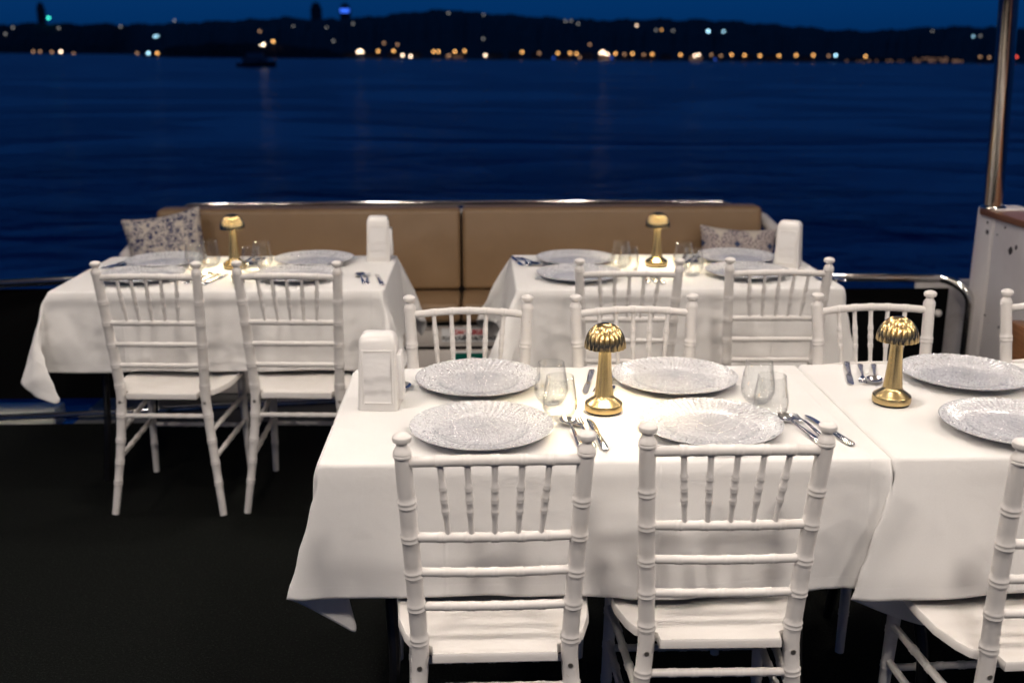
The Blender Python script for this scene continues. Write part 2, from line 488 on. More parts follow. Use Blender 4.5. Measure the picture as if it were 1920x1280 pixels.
# --- towers on the skyline
M_tower = mat('tower_concrete', (.045, .05, .06), .8)
def emis(name, col, s):
    m = mat(name, (0, 0, 0), .6)
    BS(m).inputs['Emission Color'].default_value = (*col, 1)
    BS(m).inputs['Emission Strength'].default_value = s
    return m
E_amber = emis('amber_light', (1, .50, .15), 4.6)
E_amberd = emis('dim_amber_light', (1, .55, .30), 1.3)
E_warm = emis('warm_white_light', (1, .74, .52), 8)
E_warmd = emis('dim_white_light', (.9, .85, .8), .7)
E_cool = emis('cool_white_light', (.42, .78, 1), 6)
E_blue = emis('blue_light', (.04, .16, 1), 1.3)
E_teal = emis('teal_light', (.05, .75, .55), 5)
E_red = emis('red_light', (1, .10, .06), 4)
E_win = emis('lit_window', (1, .55, .36), .26)
def tower(px0, px1, ptop, D, label, crown=None):
    a = far_pt(px0, ptop, D); b_ = far_pt(px1, ptop, D); base = far_pt((px0 + px1) / 2, 75, D).z
    wd = b_.x - a.x; cx = (a.x + b_.x) / 2
    t = thing('tower', (cx, D, base), label, 'tower')
    h = a.z - base
    m = MB(); m.box(-wd / 2, wd / 2, 0, wd, 0, h * .84); m.build('shaft', M_tower, t, smooth=False)
    m = MB(); m.box(-wd * .36, wd * .36, wd * .14, wd * .86, h * .84, h * .95); m.tube([(0, wd / 2, h * .95), (0, wd / 2, h * 1.08)], [wd * .05, wd * .02], 6); m.build('top', M_tower, t, smooth=False)
    m = MB()
    for k in range(14):
        z = h * (.08 + .052 * k)
        m.box(-wd * .42, wd * .42, -.25, -.05, z, z + h * .018)
    m.build('window', mat('tower_glass', (.02, .03, .05), .15), t, smooth=False)
    if crown:
        m = MB(); m.box(-wd * .44, wd * .44, -.9, -.3, h * .72, h * .82); m.build('crown_light', crown, t, smooth=False)
tower(581, 600, 2, 4300, 'broad tower on the skyline with a pale light at its top', None)
tower(636, 655, 4, 4300, 'slim skyline tower glowing blue near its top', E_blue)
tower(66, 78, 2, 5200, 'thin tower on the skyline at the far left of the photo')

# --- single lights of the far shore
M_mast = mat('lamp_post_steel', (.03, .03, .03), .6)
def shore_light(px, py, D, r, em, label, group, cat='lamp', name='shore_lamp'):
    p = far_pt(px, py, D)
    h = 5.0
    t = thing(name, (p.x, p.y, p.z - h), label, cat, group=group)
    key = (round(r, 2), em.name)
    if key not in SL:
        m = MB(); m.tube([(0, 0, 0), (0, 0, h - r)], [.14, .09], 6); a = m.build('pole', M_mast, t)
        m = MB(); m.lathe([(.02, -r), (r * .7, -r * .7), (r, 0), (r * .7, r * .7), (.02, r)], 10, Matrix.Translation((0, 0, h))); b_ = m.build('bulb', em, t)
        SL[key] = (a, b_)
    else:
        for s in SL[key]:
            c = s.copy(); C.objects.link(c); c.parent = t; ALL.append(c)
SL = {}
def hill_range(px, py):
    S = shoreD(px)
    top = far_pt(px, lerp(ridge, px), 3800); zs = sea_z(far_pt(px, 110, S).x) - 1
    for i in range(1, 400):
        t = i / 400; D = S + (3800 - S) * t
        if zs + (top.z - zs) * t ** .8 >= far_pt(px, py, D).z: return max(S, D - 25)
    return 3780
G_am = 'amber lamps along the far waterfront'
for px, py in [(295, 100), (709, 96), (738, 96), (822, 97), (813, 97), (853, 97), (871, 96), (979, 98), (1046, 100), (1069, 100), (1154, 101), (1186, 101), (1223, 102), (1276, 103), (1372, 103), (1396, 104), (1425, 105), (1461, 105), (1493, 104), (1525, 104), (1081, 101), (1623, 106)]:
    shore_light(px, py, 1130 if px > 300 else 1070, 1.0, E_amber, 'amber lamp glowing in the row along the far waterfront', G_am)
G_dm = 'faint lamps along the far waterfront'
for px, py in [(487, 59), (745, 84), (720, 81), (1011, 100), (1171, 102), (1207, 103), (1352, 105), (1554, 105), (1334, 103), (1106, 84), (842, 104), (1087, 108), (62, 97), (75, 97), (97, 98), (257, 100), (138, 101), (640, 104), (1838, 107), (1855, 108)]:
    shore_light(px, py, 1135 if px > 300 else (1070 if px > 250 else 3200), .9 if px > 250 else 2.6, E_amberd, 'faint dim lamp low on the dark far shore', G_dm)
G_w = 'bright white lamps on the far waterfront'
for px, py in [(675, 95), (671, 98), (679, 98), (755, 104), (770, 106), (910, 104), (114, 97), (1126, 100), (1133, 100), (1139, 102), (1130, 97), (1303, 105), (1310, 103)]:
    shore_light(px, py, 1130 if px > 300 else 3200, 1.0 if px > 300 else 3.0, E_warm, 'bright warm white lamp at the far water edge', G_w)
G_h = 'faint lights scattered over the dark hills'
for px, py in [(226, 50), (327, 39), (110, 53), (841, 25), (906, 29), (906, 73), (1060, 40), (1071, 40), (1084, 45), (1262, 58), (1748, 59), (1838, 68), (24, 52), (10, 64), (612, 52), (625, 77), (662, 45), (550, 50), (1230, 57)]:
    D_ = hill_range(px, py)
    shore_light(px, py, D_, round(1.5 * D_ / 1950, 1), E_warmd, 'faint pale light high on the dark hillside', G_h)
for px, py, em, r, lb in [(91, 34, E_teal, 2.6, 'teal green light above the hills on the far left'),
        (290, 69, E_cool, 1.7, 'left one of a touching pair of cold blue lights on the left hillside'),
        (295, 68, E_cool, 1.7, 'right one of a touching pair of cold blue lights on the left hillside'),
        (1194, 48, E_warm, 1.5, 'warm white light high on the hill right of the centre'),
        (1240, 57, E_amber, 2.2, 'amber light high on the hill, the only amber one up there'),
        (1328, 59, E_cool, 2.5, 'brighter left one of two cold white lights on the middle hill'),
        (1357, 60, E_cool, 2.2, 'right one of two cold white lights on the middle hill'),
        (1825, 69, E_cool, 1.4, 'small cyan light on the right hill beside the steel pole')]:
    D_ = hill_range(px, py)
    shore_light(px, py, D_, r * .78 * D_ / 1950, em, lb, None)
for px, py, em, r, lb in [(278, 100, E_cool, 1.0, 'cold white waterfront lamp on the left beside an amber one'),
        (1567, 104, E_cool, 1.1, 'cold cyan white lamp at the right end of the amber row'),
        (1038, 109, E_blue, .9, 'blue lamp at the water edge under the amber row'),
        (1147, 109, E_blue, .9, 'blue lamp beside the bright white cluster on the shore'),
        (1341, 112, E_blue, .8, 'dim violet lamp at the water edge right of the lit house'),
        (1906, 107, E_red, .9, 'red lamp on the shore to the right of the steel pole')]:
    shore_light(px, py, 1070 if px < 300 else 1125, r, em, lb, None)

# --- low waterfront houses
M_house = mat('far_house_wall', (.05, .045, .045), .8)
M_hroof = mat('far_house_roof', (.05, .02, .015), .8)
M_hwin = mat('far_house_window', (.02, .02, .025), .2)
rn = random.Random(21)
def far_house(px, wpx, hpx, lit, label, group=None, floors=2):
    D = 1140
    a = far_pt(px - wpx / 2, 110, D); b_ = far_pt(px + wpx / 2, 110, D)
    wd = b_.x - a.x; h = hpx * D / 1950.; cx = (a.x + b_.x) / 2
    t = thing('waterfront_house', (cx, D, sea_z(cx)), label, 'house', group=group)
    m = MB(); m.box(-wd / 2, wd / 2, 0, 14, 0, h + 1); m.build('wall', M_house, t, smooth=False)
    m = MB(); m.add([(-wd / 2 - .5, -.5, h + 1), (wd / 2 + .5, -.5, h + 1), (wd / 2 + .5, 14.5, h + 1), (-wd / 2 - .5, 14.5, h + 1), (-wd / 3, 7, h + 3.5), (wd / 3, 7, h + 3.5)],
                    [(0, 1, 5, 4), (1, 2, 5), (2, 3, 4, 5), (3, 0, 4), (0, 3, 2, 1)]); m.build('roof', M_hroof, t, smooth=False)
    n = max(2, int(wd / 4))
    for k in range(floors):
        m = MB()
        for i in range(n):
            x = -wd / 2 + wd * (i + .5) / n
            hh_ = rn.uniform(.25, .7)
            if rn.random() < .75: m.box(x - wd / n * rn.uniform(.15, .38), x + wd / n * .3, -.15, -.02, 1.5 + h * k / floors, 1.5 + h * (k + hh_) / floors)
        m.build('window', E_win if lit else M_hwin, t, smooth=False)
far_house(1133, 22, 9, True, 'brightly lit waterfront house among the white lamps')
far_house(1305, 24, 8, True, 'lit waterfront house below the two cold hillside lights')
far_house(1745, 66, 9, True, 'long lit building on the right shore', floors=2)
far_house(1793, 28, 5, True, 'low lit building right of the long one on the right shore', floors=1)
far_house(1640, 112, 3.5, True, 'very long low lit quay building on the right shore', floors=1)
far_house(855, 40, 6, True, 'lit house behind three amber lamps on the shore')
for px in [560, 610, 655, 700, 735, 780, 930, 965, 1005, 1060, 1100, 1175, 1215, 1250, 1345, 1400, 1450, 1510, 1850, 1890]:
    far_house(px, rn.uniform(16, 30), rn.uniform(5, 10), False, 'dark unlit house on the far waterfront', 'dark houses along the far waterfront')

# --- motor boat
M_boat = mat('boat_hull_dark', (.006, .007, .010), .5)
M_boatc = mat('boat_cabin_grey', (.16, .17, .19), .4)
bx, bD = 481, 335.
p = far_pt(bx, 122, bD)
boat = thing('motor_boat', (p.x, p.y, sea_z(p.x)), 'dark motor boat with one bright masthead light out on the water', 'boat', R(6))
hl = MB()
secs = []
for i in range(13):
    t = i / 12; x = -6 + 12 * t
    hw = 1.9 * (1 - max(0, (t - .55) / .45) ** 2.2) * (.85 + .15 * min(1, t * 4)) + .02
    dk = 1.25 + .75 * t ** 2
    secs.append([(x, -hw, dk), (x, -hw * .93, .5), (x, -hw * .7, -.3), (x, 0, -.6), (x, hw * .7, -.3), (x, hw * .93, .5), (x, hw, dk)])
vs = [q for s_ in secs for q in s_]
fs = [(i * 7 + k, (i + 1) * 7 + k, (i + 1) * 7 + k + 1, i * 7 + k + 1) for i in range(12) for k in range(6)] + [(i * 7 + 6, (i + 1) * 7 + 6, (i + 1) * 7, i * 7) for i in range(12)] + [tuple(range(7))]
hl.add(vs, fs); hl.build('hull', M_boat, boat)
cb = MB(); cb.prism([(-4.2, -1.45), (2.4, -1.45), (3.6, -.8), (3.6, .8), (2.4, 1.45), (-4.2, 1.45)], 1.3, 2.9); cb.build('cabin', M_boatc, boat, smooth=False)
cb = MB(); cb.prism([(-2.6, -1.2), (1.2, -1.2), (2.1, -.7), (2.1, .7), (1.2, 1.2), (-2.6, 1.2)], 2.9, 4.3); cb.build('wheelhouse', M_boatc, boat, smooth=False)
cb = MB(); cb.box(-3.0, 1.9, -1.4, 1.4, 4.3, 4.42); cb.build('roof', M_boat, boat, smooth=False)
cb = MB()
for i in range(5): cb.box(-3.9 + i * 1.25, -2.95 + i * 1.25, -1.48, -1.44, 1.95, 2.6)
cb.build('window', mat('boat_glass', (.01, .015, .02), .1), boat, smooth=False)
cb = MB(); cb.tube([(1.0, 0, 4.4), (1.3, 0, 6.6)], [.06, .04], 6); cb.build('mast', M_boat, boat)
cb = MB(); cb.lathe([(.01, -.22), (.2, -.1), (.24, 0), (.2, .1), (.01, .22)], 10, Matrix.Translation((2.6, 0, 6.75))); cb.tube([(1.3, 0, 6.5), (2.6, 0, 6.5)], .04, 6)
cb.build('masthead_light', emis('masthead_glow', (1, .78, .55), 16), boat)
shore_light(512, 78, 1100, 1.1, E_amber, 'single amber lamp just right of the boat masthead light', None)

# ================================================================ THE DECK
DECK_Y = 4.49
d = MB(); d.box(-6, 6, -4, DECK_Y, -.12, 0)
tag(d.build('deck', M_carpet, smooth=False), kind='structure')
d = MB(); d.box(-1.85, 2.9, DECK_Y + .003, 5.62, -.5, -.006)
tag(d.build('aft_deck', mat('aft_deck_grey', (.10, .10, .10), .6), smooth=False), kind='structure')
d = MB(); d.box(-6, 6, -4, 4.75, 2.40, 2.52)
tag(d.build('ceiling', M_ceil, smooth=False), kind='structure')
for x, y in LIGHTS:
    pass
# downlight housings round each ceiling lamp
ring0 = None
for k, (x, y) in enumerate(LIGHTS):
    lb = 'round recessed ceiling lamp in the canopy lining over the deck'
    if ring0 is None:
        m = MB(); m.lathe([(.104, 0), (.125, 0), (.125, .022), (.104, .022), (.104, 0)], 28, cap=False)
        ring0 = m.build('downlight_ring', M_gel, loc=(x, y, 2.377)); tag(ring0, lb, 'ceiling lamp', 'recessed lamps in the canopy over the deck')
    else:
        c = ring0.copy(); C.objects.link(c); c.location = (x, y, 2.377)

# hull ledge outside the stern, painted blue, white mouldings
m = MB(); m.box(-6, -1.05, 4.56, 4.83, -.34, -.10)
tag(m.build('hull_ledge', M_blue, bevel=.01), 'glossy blue hull ledge outside the left rail at deck level', 'ledge')
m = MB(); m.box(-6, -1.965, 4.53, 4.60, -.075, -.035); m.box(-6, -2.00, 4.66, 4.80, -.09, .0)
tag(m.build('hull_moulding', mat('bright_gelcoat', (.85, .86, .74), .3), bevel=.006), 'pale moulding strips below the left rail', 'moulding')

# rails
def path_smooth(pts, n=6):
    pts = [Vector(p) for p in pts]; out = [pts[0]]
    for i in range(1, len(pts) - 1):
        a = pts[i - 1].lerp(pts[i], .5) if i > 1 else pts[0]; b = pts[i]; c = pts[i].lerp(pts[i + 1], .5) if i < len(pts) - 2 else pts[-1]
        if i == 1: out = [a]
        for k in range(1, n + 1):
            t = k / n; out.append(a * (1 - t) ** 2 + b * 2 * t * (1 - t) + c * t * t)
    return out
def rail(name, pts, r, label, cat='rail', m_=M_chrome):
    b = MB(); b.tube(pts, r, 14)
    return tag(b.build(name, m_), label, cat)
lr = thing('guard_rail', (-2.2, 4.6, 0), 'polished steel guard rail left of the left far table, black canvas under it', 'rail')
def at_parent(o, t):
    o.parent = t; o.location = -Vector(t.location); return o
b = MB(); b.tube([(-4.2, 4.50, .59), (-2.2, 4.58, .626), (-1.2, 4.66, .655)], .021, 14); at_parent(b.build('top_rail', M_chrome), lr)
b = MB(); b.tube([(-4.2, 4.52, -.045), (-2.2, 4.55, .008), (-.6, 4.60, .06)], .017, 14); at_parent(b.build('lower_rail', M_chrome), lr)
b = MB(); b.box(-4.2, -1.50, 4.625, 4.64, .075, .59); at_parent(b.build('canvas_panel', M_black), lr)
b = MB(); b.tube([(-1.52, 4.62, 0), (-1.52, 4.63, .64)], .016, 10); at_parent(b.build('stanchion', M_chrome), lr)

rr_ = thing('guard_rail', (1.8, 4.6, 0), 'polished steel guard rail right of the right far table bending down to the deck', 'rail')
pth = [(1.25, 4.60, .634), (1.8, 4.60, .628), (2.10, 4.60, .622)]
for k in range(7):
    a = PI / 2 * k / 6
    pth.append((2.10 + .105 * math.sin(a), 4.60 - .10 * math.sin(a), .622 - .105 * (1 - math.cos(a))))
pth += [(2.205, 4.50, .3), (2.205, 4.50, 0)]
b = MB(); b.tube(pth, .021, 14); at_parent(b.build('top_rail', M_chrome), rr_)
b = MB(); b.box(1.2, 2.165, 4.635, 4.65, .0, .565); at_parent(b.build('canvas_panel', M_black, bevel=.004), rr_)
b = MB(); b.box(2.02, 2.30, 4.66, 4.69, .0, .60); at_parent(b.build('end_board', M_gel, bevel=.01), rr_)
b = MB(); b.lathe([(.001, -.012), (.016, -.012), (.018, 0), (.012, .01), (.001, .012)], 12, Matrix.Translation((2.12, 4.622, .45)) @ Matrix.Rotation(PI / 2, 4, 'X')); at_parent(b.build('knob', M_gel), rr_)

# bulwark
bw = thing('bulwark', (2.3, 4.5, 0), 'white chipped bulwark with a varnished wooden cap at the right side', 'bulwark')
b = MB(); b.box(2.213, 2.40, 4.40, 4.56, 0, .962); at_parent(b.build('end_post', M_gelw, bevel=.014, seg=3), bw)
b = MB(); b.box(2.219, 2.60, .4, 4.397, 0, .925); at_parent(b.build('side_panel', M_gelw, bevel=.006), bw)
b = MB(); b.box(2.195, 2.66, .4, 4.50, .928, .958)
o = b.build('wooden_cap', M_wood, bevel=.006); at_parent(o, bw)
rn2 = random.Random(8)
b = MB()
for (yy, zz, s) in [(4.44, .86, .013), (4.445, .9, .006), (4.23, .815, .016), (4.19, .835, .009), (4.36, .86, .004), (4.3, .90, .005), (4.2, .60, .006), (4.38, .50, .006), (4.25, .48, .005)]:
    n = 9
    xx = 2.2095 if yy > 4.4 else 2.2155
    ps = [(xx, yy + s * math.cos(2 * PI * i / n) * rn2.uniform(.6, 1.2), zz + s * math.sin(2 * PI * i / n) * rn2.uniform(.6, 1.2)) for i in range(n)]
    qs = [(xx + .004, a_[1], a_[2]) for a_ in ps]
    b.add(ps + qs, [tuple(range(n))] + [(i, (i + 1) % n, n + (i + 1) % n, n + i) for i in range(n)])
o = b.build('paint_chip', M_chip, smooth=False); at_parent(o, bw); o['kind'] = 'stuff'
b = MB(); b.box(2.155, 2.214, 3.9, 4.06, 0, .56, None)
tag(b.build('wooden_ladder_side', M_wood, bevel=.006), 'brown wooden board leaning on the bulwark at the right edge', 'board')
ALL[-1].rotation_euler = (0, 0, 0)
# support pole
pt = thing('support_pole', (2.27, 4.46, .96), 'thick stainless steel pole rising from the bulwark at the right', 'pole')
pt.location = (2.240, 4.47, .96)
b = MB(); b.tube([(0, 0, .0), (-.06, -.07, .6), (-.155, -.17, 1.44)], .039, 24); b.build('tube', M_pole, pt)
b = MB(); b.lathe([(.054, 0), (.054, .004), (.050, .010), (.040, .014)], 24); b.build('flange', M_pole, pt)

# ================================================================ SOFA
sofa = thing('bench_sofa', (-.1, 5.2, 0), 'long tan vinyl bench sofa with a white base along the stern', 'sofa')
def cushion(x0, x1, y0, y1, z0, z1, name, bev=.03, lean=0):
    b = MB(); nx, ny, nz = 14, 4, 5
    m = MB(); m.box(x0, x1, y0, y1, z0, z1)
    if lean:
        m.v = [(x, y + lean * (z - z0) / (z1 - z0), z) for x, y, z in m.v]
    return at_parent(m.build(name, M_sofa, bevel=bev, seg=4), sofa)
XM = -.096
cushion(-1.615, XM - .005, 5.16, 5.31, .455, .862, 'back_cushion', .026, .05)
cushion(XM + .005, 1.430, 5.16, 5.31, .455, .865, 'back_cushion', .026, .05)
cushion(-1.62, XM - .004, 4.86, 5.20, .36, .452, 'seat_cushion', .022)
cushion(XM + .004, 1.42, 4.86, 5.20, .36, .454, 'seat_cushion', .022)
m = MB(); m.box(-1.60, 1.40, 4.93, 5.40, 0, .352)
at_parent(m.build('plinth', mat('dark_plinth', (.03, .025, .02), .7), smooth=False), sofa)
m = MB(); m.box(-1.62, 1.42, 4.895, 4.927, .232, .335)
at_parent(m.build('base_panel', M_basep, bevel=.006), sofa)
m = MB(); m.box(-1.62, 1.42, 4.905, 4.927, .0, .213)
at_parent(m.build('base_panel', M_basep, bevel=.004), sofa)
# white moulded shell round the back with curved arms
m = MB()
m.prism([(-1.64, .2), (1.47, .2), (1.47, .80), (1.42, .83), (-1.58, .83), (-1.64, .76)], 0, .06, Matrix.Translation((0, 5.46, 0)) @ Matrix.Rotation(PI / 2, 4, 'X'))
at_parent(m.build('back_shell', M_gel, bevel=.012), sofa)
for sx, x in ((-1, -1.665), (1, 1.455)):
    m = MB()
    m.tube([(x - sx * .03, 5.42, .80 if sx > 0 else .72), (x + sx * .01, 5.32, .785 if sx > 0 else .72), (x + sx * .045, 5.2, .74 if sx > 0 else .70), (x + sx * .06, 5.05, .66), (x + sx * .065, 4.93, .54), (x + sx * .065, 4.88, .38), (x + sx * .065, 4.88, .02)], .032, 12)
    at_parent(m.build('arm', M_gel), sofa)
rl = rail('back_rail', [(-1.54, 5.42, .80), (-1.535, 5.42, .842), (-1.50, 5.42, .858), (-.6, 5.42, .864), (.4, 5.42, .866), (1.25, 5.42, .862), (1.31, 5.42, .85), (1.33, 5.42, .79)], .017, 'polished steel rail along the top of the tan sofa back')
def text(body, size, loc, m_, parent, name, sx=1, off=.0):
    cu = bpy.data.curves.new(name, 'FONT'); cu.body = body; cu.size = size; cu.align_x = 'CENTER'; cu.align_y = 'CENTER'; cu.extrude = .0006; cu.offset = off
    o = bpy.data.objects.new(name, cu); C.objects.link(o)
    dg = bpy.context.evaluated_depsgraph_get()
    me = bpy.data.meshes.new_from_object(o.evaluated_get(dg))
    bpy.data.objects.remove(o)
    me.materials.clear(); me.materials.append(m_)
    q = bpy.data.objects.new(name, me); C.objects.link(q); q.rotation_euler = (PI / 2, 0, 0); q.location = loc; q.scale = (sx, 1, 1)
    if parent is not None: q.parent = parent
    ALL.append(q); return q
sg = thing('notice_sign', (-.052, 4.894, .292), 'white notice on the sofa base with red and black capitals', 'sign')
m = MB(); m.box(-.14, .14, -.003, 0, -.034, .038); m.build('plate', M_signw, sg)
text('CAN YELEKLERİ', .030, (0, -.0045, .014), M_red, sg, 'lettering', .72, .0012)
text('BU KOLTUĞUN ALTINDADIR', .026, (0, -.0045, -.016), M_ink, sg, 'lettering', .80, .0012)
sg = thing('safety_sign', (-.052, 4.904, .125), 'green square safety sign with a white life jacket symbol on the sofa base', 'sign')
m = MB(); m.box(-.085, .085, -.003, 0, -.08, .08); m.build('plate', M_signw, sg)
m = MB(); m.box(-.078, .078, -.0045, -.0035, -.073, .073); m.build('panel', M_signg, sg)
m = MB()
def ringp(cx, cz, ro, ri, a0, a1, n=18):
    vs = []
    for i in range(n + 1):
        a = a0 + (a1 - a0) * i / n
        vs += [(cx + ro * math.cos(a), -.0055, cz + ro * math.sin(a)), (cx + ri * math.cos(a), -.0055, cz + ri * math.sin(a))]
    m.add(vs, [(2 * i, 2 * i + 2, 2 * i + 3, 2 * i + 1) for i in range(n)])
ringp(.006, .012, .040, .018, 0, 2 * PI)
m.box(-.026, -.002, -.0062, -.0052, -.06, -.01); m.box(.014, .038, -.0062, -.0052, -.06, -.01)
m.build('symbol', M_signw, sg)

# scatter cushions
def pillow(name, w_, h_, t_, m_, loc, rot, label, pinch=.0):
    n = 18; vs = []; fs = []
    for s_ in (1, -1):
        for j in range(n + 1):
            for i in range(n + 1):
                u = 2 * i / n - 1; v_ = 2 * j / n - 1
                k = max(0, (1 - u * u) * (1 - v_ * v_)) ** .42
                ex = 1 - .10 * (1 - u * u) * abs(v_) ** 2 - 0
                x = u * w_ / 2 * (1 - .09 * (1 - v_ * v_)); z = v_ * h_ / 2 * (1 - .12 * (1 - u * u))
                vs.append((x, -s_ * t_ / 2 * k, z + h_ / 2))
    q = (n + 1) ** 2
    for b_ in (0, q):
        for j in range(n):
            for i in range(n):
                a = b_ + j * (n + 1) + i
                fs.append((a, a + 1, a + n + 2, a + n + 1))
    me = MB(); me.add(vs, fs)
    o = me.build(name, m_, loc=loc, rot=rot)
    bm = bmesh.new(); bm.from_mesh(o.data); bmesh.ops.remove_doubles(bm, verts=bm.verts, dist=.0005); bmesh.ops.recalc_face_normals(bm, faces=bm.faces); bm.to_mesh(o.data); bm.free()
    q = o.modifiers.new('subsurf', 'SUBSURF'); q.levels = 1; q.render_levels = 1
    return tag(o, label, 'cushion')
pillow('scatter_cushion', .40, .43, .17, M_pil1, (-1.485, 5.02, .462), (R(-14), R(-9), R(8)), 'cream cushion with navy floral print at the left end of the sofa')
pillow('scatter_cushion', .40, .34, .15, M_pil2, (1.262, 5.02, .462), (R(-16), R(3), R(-4)), 'grey and beige tile print cushion at the right end of the sofa')

